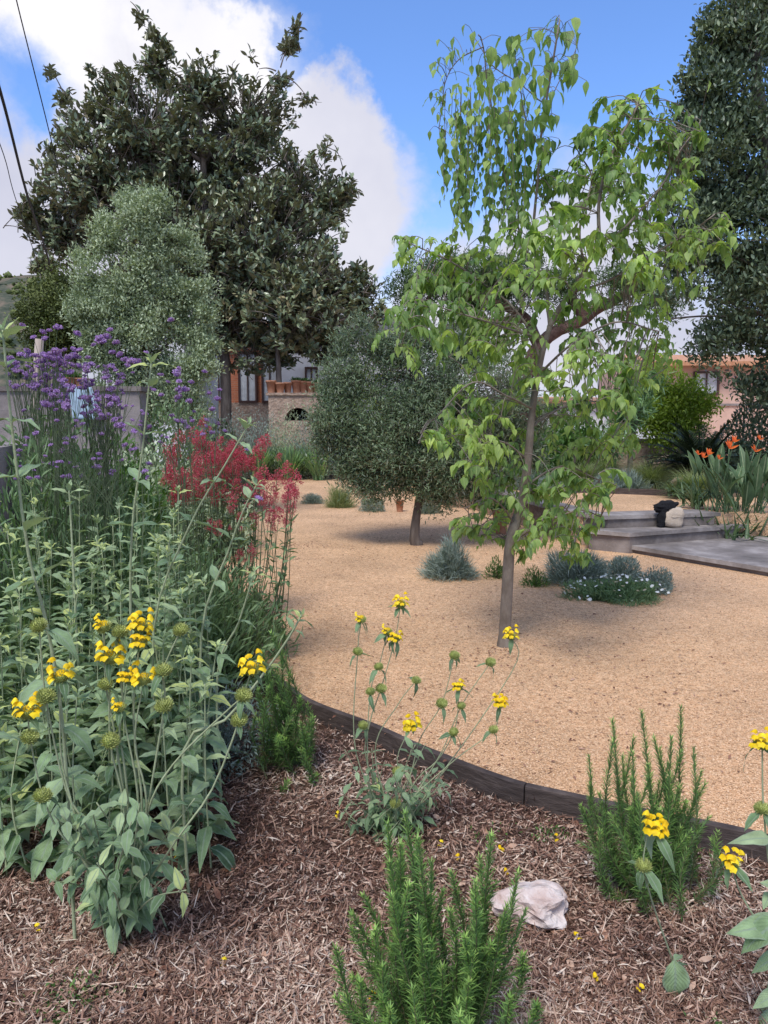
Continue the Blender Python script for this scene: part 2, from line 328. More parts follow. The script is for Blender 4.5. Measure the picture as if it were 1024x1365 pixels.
def brickmat():
    m, nt, L = newmat('brick'); tc = N(nt, 'ShaderNodeTexCoord')
    mp = N(nt, 'ShaderNodeMapping'); mp.inputs['Rotation'].default_value = (rad(-90), 0, 0); L(tc.outputs['Object'], mp.inputs['Vector'])
    b = N(nt, 'ShaderNodeTexBrick'); b.inputs['Scale'].default_value = 1; b.inputs['Brick Width'].default_value = .25; b.inputs['Row Height'].default_value = .07; b.inputs['Mortar Size'].default_value = .006
    b.inputs['Color1'].default_value = (.46, .13, .06, 1); b.inputs['Color2'].default_value = (.56, .19, .09, 1); b.inputs['Mortar'].default_value = (.45, .3, .22, 1); L(mp.outputs[0], b.inputs['Vector'])
    bs = N(nt, 'ShaderNodeBsdfPrincipled'); bs.inputs['Roughness'].default_value = .85; L(b.outputs['Color'], bs.inputs['Base Color'])
    o = N(nt, 'ShaderNodeOutputMaterial'); L(bs.outputs[0], o.inputs[0]); return m
M = {}
M['gravel'] = gravelmat()
M['chip'] = rockmat('gravel_chip', [(.42, .25, .14), (.61, .38, .215), (.71, .465, .28), (.8, .58, .385)], 30, .2, attr=True)
M['earth'] = rockmat('earth', [(.07, .045, .03), (.15, .1, .07), (.24, .17, .12)], 3, .8, bdist=.03)
M['mulch'] = rockmat('mulch_base', [(.06, .034, .024), (.15, .085, .06), (.28, .18, .135)], 26, 1, bdist=.03, fine=130)
M['shred'] = rockmat('mulch_shred', [(.085, .042, .03), (.23, .125, .088), (.38, .235, .175), (.55, .4, .31), (.72, .6, .49)], 30, .3, attr=True, bdist=.002)
M['litter'] = rockmat('dry_leaf', [(.16, .07, .045), (.38, .21, .14), (.58, .43, .33), (.72, .62, .53)], 30, .3, attr=True, bdist=.002)
M['timber'] = rockmat('edging_timber', [(.035, .026, .024), (.075, .057, .052), (.14, .11, .1)], 9, .7, bdist=.006, stretch=(1, 1, 7), fine=50)
M['stone'] = rockmat('step_stone', [(.075, .062, .055), (.17, .145, .135), (.3, .265, .25)], 2.5, .6, bdist=.008, fine=45)
M['stonetop'] = rockmat('tread_stone', [(.1, .088, .08), (.22, .195, .185), (.42, .385, .37)], 2.2, .5, bdist=.006, fine=50)
M['rub'] = rockmat('rubble_stone', [(.22, .15, .115), (.36, .26, .2), (.5, .4, .32)], 5, 1, bdist=.04, fine=14)
M['bark'] = rockmat('bark', [(.07, .055, .045), (.14, .115, .1), (.22, .19, .165)], 12, .8, bdist=.008, stretch=(1, 1, .25), fine=60)
M['bark_celtis'] = rockmat('bark_smooth', [(.11, .085, .065), (.2, .165, .135), (.31, .27, .225)], 14, .5, bdist=.004, stretch=(1, 1, .5), fine=70)
M['bark_low'] = rockmat('bark_rough', [(.085, .06, .05), (.15, .11, .095), (.22, .17, .15)], 16, .9, bdist=.006, stretch=(1, 1, .3), fine=80)
M['bark_pine'] = rockmat('bark_pine', [(.06, .035, .028), (.13, .075, .06), (.21, .13, .105)], 6, 1, bdist=.03, fine=20)
M['twig'] = rockmat('twig', [(.06, .045, .035), (.13, .1, .075)], 10, .2)
M['celtis'] = leafmat('celtis_leaf', [(.1, .18, .06), (.165, .27, .085), (.26, .38, .115), (.42, .54, .16)], rough=.48, trans=.42, rib=(.28, .38, .15), nscale=6)
M['olive'] = leafmat('olive_leaf', [(.055, .09, .045), (.09, .14, .07), (.145, .2, .105), (.23, .29, .17)], back=(.27, .32, .24), rough=.45, trans=.12)
M['magnolia'] = leafmat('magnolia_leaf', [(.1, .14, .09), (.15, .2, .115), (.21, .265, .15), (.3, .34, .2), (.36, .3, .17)], back=(.2, .2, .12), rough=.3, trans=.08, spec=.55, rib=(.14, .17, .08))
M['grey'] = leafmat('grey_leaf', [(.25, .31, .19), (.36, .43, .275), (.5, .56, .39)], rough=.7, trans=.15)
M['dark'] = leafmat('carob_leaf', [(.065, .1, .065), (.105, .15, .09), (.16, .21, .12), (.24, .3, .17)], rough=.4, trans=.12, spec=.5)
M['thuja'] = leafmat('thuja_leaf', [(.05, .07, .02), (.1, .13, .035), (.16, .19, .06)], rough=.7, trans=.1)
M['pine'] = leafmat('pine_needle', [(.035, .07, .025), (.07, .12, .04), (.11, .17, .06)], rough=.6, trans=.05)
M['sage'] = leafmat('sage_leaf', [(.08, .135, .07), (.15, .24, .12), (.235, .34, .18), (.34, .44, .26), (.52, .58, .2)], back=(.3, .38, .27), rough=.75, trans=.22, rib=(.26, .34, .24), edge=(.26, .34, .24), spec=.2, nscale=25, veins=True)
M['sagestem'] = rockmat('sage_stem', [(.25, .29, .16), (.4, .45, .28)], 20, .3, rough=.9)
M['calyx'] = leafmat('calyx', [(.27, .32, .09), (.4, .44, .15), (.52, .55, .24)], rough=.8, trans=.1, spec=.1, nscale=90)
M['yellow'] = leafmat('yellow_petal', [(.8, .5, .01), (.88, .62, .015), (.92, .72, .04)], rough=.55, trans=.25, spec=.2, nscale=60)
M['rosemary'] = leafmat('rosemary_needle', [(.16, .12, .055), (.085, .155, .05), (.135, .25, .07), (.21, .36, .09), (.34, .5, .13)], back=(.17, .28, .12), rough=.5, trans=.2)
M['rosstem'] = rockmat('rosemary_stem', [(.1, .085, .05), (.19, .2, .1)], 30, .3)
M['verbstem'] = rockmat('verbena_stem', [(.07, .1, .05), (.12, .155, .085)], 30, .2)
M['purple'] = leafmat('purple_floret', [(.3, .16, .46), (.46, .29, .64), (.62, .48, .78)], rough=.7, trans=.25, spec=.1, nscale=60)
M['red'] = leafmat('red_floret', [(.36, .035, .06), (.5, .075, .12), (.6, .2, .23)], rough=.7, trans=.2, spec=.1, nscale=60)
M['valleaf'] = leafmat('valerian_leaf', [(.1, .17, .08), (.16, .25, .12), (.24, .33, .17)], rough=.6, trans=.25)
M['silver'] = leafmat('silver_leaf', [(.17, .22, .19), (.25, .31, .275), (.35, .41, .37)], rough=.85, trans=.12, spec=.1)
M['green'] = leafmat('green_leaf', [(.05, .11, .03), (.09, .18, .045), (.14, .26, .06)], rough=.5, trans=.25)
M['lime'] = leafmat('citrus_leaf', [(.14, .2, .03), (.3, .4, .06), (.46, .56, .11)], rough=.5, trans=.42)
M['iris'] = leafmat('iris_leaf', [(.1, .17, .1), (.155, .26, .135), (.21, .35, .15), (.3, .46, .19)], rough=.5, trans=.25)
M['grass'] = leafmat('feather_grass', [(.16, .21, .08), (.25, .3, .13), (.38, .42, .24)], rough=.6, trans=.25)
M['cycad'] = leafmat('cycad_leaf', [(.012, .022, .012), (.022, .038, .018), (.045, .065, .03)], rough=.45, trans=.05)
M['paddle'] = leafmat('paddle_leaf', [(.06, .105, .05), (.09, .15, .075), (.13, .21, .1)], rough=.55, trans=.2, rib=(.28, .34, .2))
M['orange'] = leafmat('orange_petal', [(.62, .1, .02), (.75, .17, .03)], rough=.5, trans=.25)
M['white_petal'] = leafmat('white_petal', [(.75, .75, .72), (.85, .85, .83)], rough=.6, trans=.1)
M['quartz'] = rockmat('quartz', [(.3, .19, .15), (.52, .4, .36), (.66, .58, .55), (.76, .71, .68)], 9, .8, bdist=.012, fine=35, rough=.7)
M['terra'] = rockmat('terracotta', [(.27, .12, .07), (.42, .2, .12), (.52, .29, .19)], 8, .3)
M['white'] = rockmat('white_render', [(.6, .6, .62), (.74, .74, .76)], 3, .2, bdist=.004)
M['pink'] = rockmat('pink_render', [(.55, .36, .29), (.66, .46, .38)], 3, .2, bdist=.004)
M['greywall'] = rockmat('grey_wall', [(.14, .125, .12), (.25, .22, .215), (.36, .32, .31)], 3, .5, bdist=.01)
M['roof'] = rockmat('roof_tile', [(.36, .15, .08), (.55, .28, .16), (.6, .38, .25)], 8, .6, bdist=.02)
M['brick'] = brickmat()
M['glass'] = plain('window_glass', (.1, .12, .14), .08, .8, scale=2)
M['curtain'] = plain('curtain', (.55, .58, .62), .8, .2, scale=5)
M['frame'] = plain('window_frame', (.07, .035, .03), .5)
M['shadow'] = plain('hearth_shade', (.015, .012, .01), .9)  # near-black colour standing in for the shade inside the oven arch
M['cable'] = plain('cable_rubber', (.03, .03, .035), .5)
M['bag'] = rockmat('bag_canvas', [(.42, .34, .26), (.55, .46, .37)], 60, .6, bdist=.004)
M['black'] = rockmat('black_fleece', [(.006, .006, .008), (.02, .02, .024)], 90, 1, bdist=.01, rough=1)
M['blue'] = plain('blue_cloth', (.34, .45, .56), .8, .2, .3, 12)
M['post'] = rockmat('old_timber', [(.3, .24, .2), (.45, .38, .33)], 8, .6, stretch=(1, 1, .2))
M['hill'] = None
# ================================================================== SETTING
EDGE_PX = [(1700, 1330), (1400, 1250), (1250, 1200), (1150, 1160), (1060, 1128), (1024, 1114), (960, 1099), (880, 1084), (760, 1058), (690, 1042), (620, 1017), (560, 993), (500, 966), (420, 936), (385, 912), (345, 880), (315, 845), (296, 805), (286, 770), (300, 742), (326, 718), (340, 692), (342, 664), (335, 644), (300, 634)]
EDGE = smooth_path([G(x, y, 0.0) for x, y in EDGE_PX], 120)
EDGE[:, 2] = 0
TZ = .39
def structure(mb, name, mat, smooth=False): o = mb.build(name, mat, None, smooth); o['kind'] = 'structure'; return o
# ground to the horizon
g = MB(); xs = np.array([-900, -300, -60, -20, 0, 20, 60, 300, 900.]); ys = np.array([-60, -10, 0, 10, 20, 30, 60, 300, 1500.])
v = np.array([[x, y, -.19] for y in ys for x in xs]); q = [(r * 9 + c, r * 9 + c + 1, (r + 1) * 9 + c + 1, (r + 1) * 9 + c) for r in range(8) for c in range(8)]
g.add(v, q); structure(g, 'ground', M['earth'])
# gravel sheet following the edging
g = MB(); poly = [tuple(p[:2]) for p in EDGE]
far = [(-5.5, 19.3), (16, 19.3), (16, 2.0)]
pl = poly + far
g.prism(pl, -.16, 0.0); g.poly = g.poly
go = structure(g, 'gravel_ground', M['gravel'])
def in_poly(x, y, poly):
    poly = np.asarray(poly); inside = np.zeros(len(x), bool); j = len(poly) - 1
    for i in range(len(poly)):
        xi, yi = poly[i]; xj, yj = poly[j]
        c = ((yi > y) != (yj > y)) & (x < (xj - xi) * (y - yi) / (yj - yi + 1e-12) + xi); inside ^= c; j = i
    return inside
# mulch bed: height field
def bed_z(x, y):
    p = np.stack([x, y, 0 * x], -1); return -.105 + .018 * wob(p, 2.2) + .010 * wob(p, 7.5, 3) + .005 * wob(p, 21, 5)
g = MB(); nx, ny = 300, 360
X, Y = np.meshgrid(np.linspace(-5, 5.2, nx), np.linspace(.5, 8.5, ny)); Z = bed_z(X.ravel(), Y.ravel())
Z = np.where(in_poly(X.ravel(), Y.ravel(), pl), -.14, Z)
i, j = np.meshgrid(np.arange(nx - 1), np.arange(ny - 1)); k = (j * nx + i).ravel()
g.add(np.stack([X.ravel(), Y.ravel(), Z], -1), np.stack([k, k + 1, k + nx + 1, k + nx], -1)); structure(g, 'mulch_bed', M['mulch'], True)
# shredded bark
def scatter_bed(n, pxr, pyr, zoff=0.0):
    px = R.uniform(*pxr, n); u = R.random(n); py = pyr[0] + (pyr[1] - pyr[0]) * u
    pts = np.array([G(a, b, -.1) for a, b in zip(px, py)])
    ok = ~in_poly(pts[:, 0], pts[:, 1], pl); pts = pts[ok]; pts[:, 2] = bed_z(pts[:, 0], pts[:, 1]) + zoff
    return pts
def shreds(n, pxr, pyr, l0, l1, w0, w1, lift):
    p = scatter_bed(n, pxr, pyr); m = len(p); th = R.random(m) * 6.283 + .8 * wob(p, 3); el = R.normal(0, .28, m)
    D = np.stack([np.cos(th) * np.cos(el), np.sin(th) * np.cos(el), np.sin(el)], -1); Nn = unit(R.normal(0, .45, (m, 3)) + [0, 0, 1])
    ln = l0 + (l1 - l0) * R.random(m) ** 2; p[:, 2] += lift * R.random(m) + .003
    r = np.clip(.42 + .22 * R.normal(size=m) + .12 * wob(p, 4, 2), 0, 1)
    return p, D, Nn, ln, R.uniform(w0, w1, m), r
g = MB(); g.inst(SHRED, *shreds(150000, (-160, 1300), (930, 1420), .012, .05, .0009, .0032, .018))
g.inst(SHRED, *shreds(25000, (-160, 1300), (930, 1420), .03, .085, .0008, .0018, .026))
tag(g.build('mulch_shreds', M['shred'], None, True), 'reddish brown shredded bark mulch covering the flower bed', 'mulch', kind='stuff')
g = MB(); p, D, Nn, ln, wd, r = shreds(1500, (-60, 1090), (960, 1420), .02, .055, .005, .010, .02); g.inst(LANCE, p, D, Nn, ln, wd, r)
tag(g.build('dry_leaf_litter', M['litter'], None, True), 'curled dry tan leaves lying over the bark mulch', 'leaf litter', kind='stuff')
# small weeds in the mulch
g = MB()
for cx, cy, n in ((105, 1330, 160), (940, 1075 + 50, 50), (735, 1120, 120), (885, 1180, 40), (650, 1120, 40), (90, 1360, 90), (550, 1130, 30), (940, 1370, 30)):
    c = G(cx, cy, -.1); k = n; p = c + R.normal(0, .035, (k, 3)) * [1.5, 1, 0]; p[:, 2] = bed_z(p[:, 0], p[:, 1]) + .01 + .02 * R.random(k)
    g.inst(SMALL, p, R.normal(size=(k, 3)) + [0, 0, .8], R.normal(0, .6, (k, 3)) + [0, 0, 1], R.uniform(.008, .02, k), R.uniform(.002, .005, k))
tag(g.build('small_weeds', M['green'], None), 'tiny green weeds sprouting between the mulch', 'weeds', kind='stuff')
# gravel chips (loose grains near the camera)
OCT = np.array([[1, 0, 0], [0, 1, 0], [-1, 0, 0], [0, -1, 0], [0, 0, 1], [0, 0, -1.]]); OT = np.array([(0, 1, 4), (1, 2, 4), (2, 3, 4), (3, 0, 4), (1, 0, 5), (2, 1, 5), (3, 2, 5), (0, 3, 5)])
def pebbles(mb, p, s, flat=.6, rnd=None):
    n = len(p); th = R.random(n) * 6.28; c, sn = np.cos(th), np.sin(th)
    v = OCT[None] * (s[:, None, None] * R.uniform(.55, 1.3, (n, 6, 1))); v[:, :, 2] *= flat; v = v + R.normal(0, .15, v.shape) * s[:, None, None]
    x = v[:, :, 0] * c[:, None] - v[:, :, 1] * sn[:, None]; y = v[:, :, 0] * sn[:, None] + v[:, :, 1] * c[:, None]
    v = np.stack([x, y, v[:, :, 2]], -1) + p[:, None]
    rnd = R.random(n) if rnd is None else rnd
    a = np.zeros((n, 6, 3)) + .5; a[:, :, 0] = rnd[:, None]
    mb.add(v, None, (OT[None] + (np.arange(n) * 6)[:, None, None]).reshape(-1, 3), a)
n = 150000; px = R.uniform(200, 1080, n); py = 715 + (1150 - 715) * R.random(n) ** .8
dirs = np.array([(px - 512) / F, np.cos(PITCH) - (py - 682.5) / F * np.sin(PITCH), -np.sin(PITCH) - (py - 682.5) / F * np.cos(PITCH)]).T
pp = np.array([0, 0, CAM_Z]) + dirs * (-CAM_Z / dirs[:, 2])[:, None]
ok = in_poly(pp[:, 0], pp[:, 1], pl); pp = pp[ok]; pp[:, 2] = .001 + .003 * R.random(len(pp))
g = MB(); pebbles(g, pp, R.uniform(.002, .005, len(pp)), .7, np.clip(R.normal(.55, .2, len(pp)), 0, 1))
tag(g.build('gravel_chips', M['chip'], None, False), 'loose peach coloured gravel grains on the path', 'gravel', kind='stuff')
# dark leaf litter patches on the gravel
g = MB()
def litter_patch(cx, cy, sx, sy, n, z=0):
    c = G(cx, cy, z); p = np.array([G(cx + a, cy + b, z) for a, b in zip(R.normal(0, sx, n), R.normal(0, sy, n))]); p[:, 2] += .006
    th = R.random(n) * 6.28; g.inst(SMALL, p, np.stack([np.cos(th), np.sin(th), R.normal(0, .2, n)], -1), R.normal(0, .3, (n, 3)) + [0, 0, 1], R.uniform(.015, .04, n), R.uniform(.003, .008, n), R.random(n) * .5)
litter_patch(400, 727, 30, 2.5, 160); litter_patch(395, 748, 25, 5, 40); litter_patch(560, 735, 90, 8, 160); litter_patch(700, 860, 130, 40, 90); litter_patch(600, 700, 60, 12, 120); litter_patch(900, 770, 60, 14, 90); litter_patch(850, 950, 110, 60, 60); litter_patch(660, 872, 30, 8, 60); litter_patch(650, 800, 220, 55, 260); litter_patch(800, 900, 200, 70, 160); litter_patch(500, 850, 110, 60, 120); litter_patch(650, 1000, 160, 40, 60); litter_patch(520, 700, 110, 12, 200)
tag(g.build('dark_leaf_litter', M['litter'], None), 'scattered small dark dry leaves on the peach gravel', 'leaf litter', kind='stuff')
# edging boards
tl = MB.build
ed = thing('timber_edging', 'dark timber board edging between bark mulch and peach gravel', 'garden edging', tuple(EDGE[45]))
dist = np.r_[0, np.cumsum(np.linalg.norm(np.diff(EDGE, axis=0), axis=1))]
joint = dist[np.argmin([abs(p[0] - G(699, 1046)[0]) + abs(p[1] - G(699, 1046)[1]) for p in EDGE])]
cuts = [0, joint, joint + 2.4, joint + 4.9, dist[-1]]
for a, b in zip(cuts[:-1], cuts[1:]):
    s = np.linspace(a + .0015, b - .0015, max(3, int((b - a) / .06))); pts = np.stack([np.interp(s, dist, EDGE[:, k]) for k in range(3)], -1)
    tg = unit(np.gradient(pts, axis=0)); nr = np.stack([-tg[:, 1], tg[:, 0], 0 * tg[:, 0]], -1) * .017
    off = nr * 1.25
    m_ = MB(); K = len(pts); z0, z1 = -.17, .012
    rows = [pts + off + nr + [0, 0, z0], pts + off - nr + [0, 0, z0], pts + off - nr + [0, 0, z1 - .003], pts + off - nr * .8 + [0, 0, z1], pts + off + nr * .8 + [0, 0, z1], pts + off + nr + [0, 0, z1 - .003]]
    V = np.stack(rows, 1).reshape(-1, 3); Q = [(i * 6 + c, i * 6 + (c + 1) % 6, (i + 1) * 6 + (c + 1) % 6, (i + 1) * 6 + c) for i in range(K - 1) for c in range(6)]
    m_.add(V, Q); m_.poly = [[5, 4, 3, 2, 1, 0], [(K - 1) * 6 + c for c in range(6)]]
    m_.build('board', M['timber'], ed, False)
# upper terrace, steps and landing
A = G(840, 710, .24); B = G(992, 699, .24)
C2 = G(811, 687, TZ); D2 = G(957, 683, TZ)
W0 = G(770, 683.5, TZ); W1 = G(640, 650, TZ); W2 = G(560, 641, TZ)
dirAB = unit(B - A); back = np.array([-dirAB[1], dirAB[0], 0])
E1 = C2 + (C2 - W0) * 0
terr = [tuple(W2[:2]), tuple(W1[:2]), tuple(W0[:2]), tuple(C2[:2] + back[:2] * .1), tuple(D2[:2] + back[:2] * .1), (D2[0] + 1.2, D2[1] + .05), (D2[0] + 2.2, D2[1] - 1.0), (16, 6.5), (16, 30), (W2[0] + .1, 30)]
terr = terr[::1]
def ccw(p):
    a = sum(p[i][0] * p[(i + 1) % len(p)][1] - p[(i + 1) % len(p)][0] * p[i][1] for i in range(len(p))); return p if a > 0 else p[::-1]
g = MB(); g.prism(ccw(terr), -.1, TZ - .03); structure(g, 'upper_terrace', M['gravel'])
def slab(mb, poly, z0, z1, rnd=.5): mb.prism(ccw([tuple(np.asarray(p)[:2]) for p in poly]), z0, z1, rnd)
st = thing('stone_steps', 'two grey stone steps up to the gravel terrace', 'steps', tuple(A))
o_ = .025
g = MB(); slab(g, [A - back * o_ - dirAB * o_, B - back * o_ + dirAB * o_, B + back * .5 + dirAB * o_, C2 + back * .25 - dirAB * .12, A + back * .42 - dirAB * .33], .24 - .045, .24); g.build('tread', M['stonetop'], st, False)
g = MB(); slab(g, [A, B - dirAB * .15, B + back * .5 - dirAB * .15, C2 + back * .2 - dirAB * .05, A + back * .4 - dirAB * .25], -.05, .193); g.build('riser', M['stone'], st, False)
g = MB(); slab(g, [C2 - back * o_ - dirAB * o_, D2 - back * o_ + dirAB * o_, D2 + back * .36, C2 + back * .36 - dirAB * .1, C2 + back * .36 + (W0 - C2) * 1.0, W0 - back * .03 , C2 - back * o_ - dirAB * .1], TZ - .045, TZ); g.build('tread', M['stonetop'], st, False)
g = MB(); slab(g, [C2, D2 - dirAB * .05, D2 + back * .3 - dirAB * .05, C2 + back * .3 + (W0 - C2), W0 + back * .03], .243, TZ - .048); g.build('riser', M['stone'], st, False)
g = MB(); slab(g, [W0 + back * .03, C2 - dirAB * .02, C2 + back * .3, W0 + back * .3], -.05, .24); g.build('riser', M['rub'], st, False)
# landing slab in front
L0 = G(841, 727, .09); L1 = G(1024, 757, .09); L2 = L1 + (L1 - L0) * .8; L3 = G(1080, 706, .09) + np.array([1.2, .3, 0])
g = MB(); slab(g, [L0, L1, L2, L3, G(985, 712, .09) + back * .05, A + back * .05], .045, .09); structure(g, 'landing_path', M['stonetop'])
g = MB(); q0 = unit(L1 - L0); qn = np.array([-q0[1], q0[0], 0]); slab(g, [L0 + qn * .04, L2 + qn * .04, L2 + qn * .2, L0 + qn * .2], -.02, .0445); structure(g, 'landing_path_curb', M['stone'])
# retaining wall running back left from the steps
rw = thing('retaining_wall', 'low rough stone wall holding the terrace, left of the steps', 'retaining wall', tuple(W1))
g = MB(); dW = unit(W1 - W0); nW = np.array([dW[1], -dW[0], 0]); nW = nW if nW[1] > 0 else -nW
slab(g, [W0 + dW * .01, W1, W2, W2 + nW * .28, W1 + nW * .28, W0 + nW * .28 + dW * .01], -.05, TZ - .05); g.build('wall_core', M['rub'], rw, False)
g = MB(); slab(g, [W0 - nW * .03 + dW * .02, W1 - nW * .03, W2 - nW * .03, W2 + nW * .3, W1 + nW * .3, W0 + nW * .3 + dW * .02], TZ - .046, TZ + .004); g.build('coping', M['stonetop'], rw, False)
# hills far behind
def hillmat():
    m, nt, L = newmat('hill'); tc = N(nt, 'ShaderNodeTexCoord'); n1 = N(nt, 'ShaderNodeTexNoise'); n1.inputs['Scale'].default_value = .11; n1.inputs['Detail'].default_value = 8; n1.inputs['Roughness'].default_value = .7; L(tc.outputs['Object'], n1.inputs['Vector'])
    rp = ramp(nt, [(.4, (.045, .06, .045)), (.5, (.09, .1, .075)), (.58, (.15, .13, .1)), (.7, (.25, .19, .15))]); L(n1.outputs['Fac'], rp.inputs[0])
    bs = N(nt, 'ShaderNodeBsdfPrincipled'); bs.inputs['Roughness'].default_value = 1; bs.inputs['Specular IOR Level'].default_value = 0; L(rp.outputs[0], bs.inputs['Base Color']); o = N(nt, 'ShaderNodeOutputMaterial'); L(bs.outputs[0], o.inputs[0]); return m
M['hill'] = hillmat()
g = MB(); n = 70; U, V = np.meshgrid(np.linspace(0, 1, n), np.linspace(0, 1, 40)); U = U.ravel(); V = V.ravel()
hx = -380 + 340 * U; hy = 190 + 260 * V
hz = 66 * np.sin(np.clip(V * 1.6, 0, 1) * np.pi / 2) * np.clip((-40 - hx) / 85, 0, 1) ** .6 + 2.5 * wob(np.stack([hx, hy, 0 * hx], -1), .05) - 2
k = (np.arange(39)[:, None] * n + np.arange(n - 1)[None]).ravel(); g.add(np.stack([hx, hy, hz], -1), np.stack([k, k + 1, k + n + 1, k + n], -1)); structure(g, 'hill', M['hill'], True)
g = MB(); nn = 900; ix = R.integers(0, len(hx), nn); c = np.stack([hx, hy, hz], -1)[ix] + R.normal(0, 3, (nn, 3)) * [1, 1, .1]
for k in range(14): pebbles(g, c + R.normal(0, 1.0, (nn, 3)), R.uniform(.5, 1.6, nn), .9)
tag(g.build('hillside_scrub', M['thuja'], None), 'dark scrub bushes dotted over the distant hillside', 'scrub', kind='stuff')
# ================================================================== TREES
def twig(mb, a, b, r0, r1, sag=0.0, n=6, sides=4, up=0.0):
    t = np.linspace(0, 1, n)[:, None]; p = a + (b - a) * t; L_ = np.linalg.norm(b - a)
    p[:, 2] += (np.sin(t[:, 0] * np.pi) * up - sag * t[:, 0] ** 2) * L_ * .5
    mb.tube(p, np.linspace(r0, r1, n), sides, cap=False); return p
def crown_tips(blobs, D, n, shell=.45, gap=0.15, freq=3.0, thick=1.0, seed=0):
    """blobs in photo px at distance D -> world spheres; returns tips and their blob centres"""
    cs = []; rs = []
    for b in blobs:
        px, py, r = b[:3]; dd = b[3] if len(b) > 3 else R.normal(0, .12) * r * pxm(D) * 3
        cs.append(P(px, py, D + dd)); rs.append(r * pxm(D))
    cs = np.array(cs); rs = np.array(rs); w = rs ** 2.2; w = w + .004 * w.sum() / len(w) * 7 * (rs < np.median(rs)); w /= w.sum()
    ix = R.choice(len(cs), int(n * 2.4), p=w); d = unit(R.normal(size=(len(ix), 3))); rr = R.random(len(ix)) ** shell
    off = d * (rr * rs[ix])[:, None] * [1, thick, .92]
    p = cs[ix] + off; ok = wob(p, freq, seed) > -1 + gap * 2 - .6 + R.normal(0, .3, len(p)) * .5
    p = p[ok][:n]; ix = ix[ok][:n]; return p, unit(p - cs[ix] + [0, 0, .01]), ix, cs, rs
def limbs(mb, trunk, cs, rs, r0, sides=6, rt=.25):
    """branches from the trunk polyline to every blob centre"""
    trunk = np.asarray(trunk); out = []
    med = np.median(rs)
    for c, r in zip(cs, rs):
        if r < med * .9 and len(cs) > 5:
            big = np.nonzero(rs > r * 1.15)[0]; k_ = big[np.argmin(np.linalg.norm(cs[big] - c, axis=1) )] if len(big) else 0; st = cs[k_] + (c - cs[k_]) * .15; twig(mb, st, c, max(.005, r0 * .3), r0 * .12, 0, 8, sides, .2); continue
        want = c[2] - .7 * np.linalg.norm(c[:2] - trunk[-1, :2]); lo = int(len(trunk) * .42); i = lo + int(np.argmin((np.abs(trunk[:, 2] - want) + .3 * np.linalg.norm(trunk - c, axis=1))[lo:]))
        out.append(twig(mb, trunk[i], c, max(.008, r0 * min(1, .35 + r * .5)), r0 * rt, 0, 9, sides, .12)); 
    return out
def tree(name, label, cat, base, trunk_px, blobs, D, ntips, leaf, mat, barkmat, trunk_r, per=6, spread=.12, ll=(.1, .16), lw=.3, tpl=LANCE, gap=.15, shell=.45, freq=3.0, thick=1.0, group=None, twigs=True, updir=.35, droop=0, limb_r=.04, twig_r=.006, maxtwig=1500, seed=0, loose=.8):
    t = thing(name, label, cat, base, group)
    tr = MB(); path = smooth_path(trunk_px, 20); path = path + .0; K = len(path)
    path[1:-1] += np.c_[wob(path[1:-1], 1.5, seed), wob(path[1:-1], 1.5, seed + 4), 0 * path[1:-1, 0]] * trunk_r * .4
    rr = trunk_r * (1 - .6 * np.linspace(0, 1, K)); rr[0] *= 1.35; rr[1] *= 1.1
    tr.tube(path, rr, 12); tr.build('trunk', barkmat, t)
    tips, out, ix, cs, rs = crown_tips(blobs, D, ntips, shell, gap, freq, thick, seed)
    br = MB(); limbs(br, path, cs, rs, limb_r)
    if twigs:
        for k in R.permutation(len(tips))[:maxtwig]:
            c = cs[ix[k]]; a = c + (tips[k] - c) * R.uniform(.0, .35); twig(br, a, tips[k], twig_r, twig_r * .4, 0, 4, 3, .1)
    br.build('branches', barkmat, t)
    n = len(tips); pos = np.repeat(tips, per, 0) + R.normal(0, spread, (n * per, 3)); o = np.repeat(out, per, 0)
    D_ = unit(o * .5 + R.normal(0, loose, o.shape) + [0, 0, updir]); D_[:, 2] -= droop
    f = MB(); f.inst(tpl, pos, D_, R.normal(0, .5, o.shape) + [0, 0, 1] + o * .3, R.uniform(ll[0], ll[1], len(pos)), lw * R.uniform(ll[0], ll[1], len(pos)), np.clip(R.normal(.42, .24, len(pos)) + .18 * np.repeat(wob(tips, freq * .8, seed + 2), per), 0, 1))
    f.build('foliage', mat, t); return t
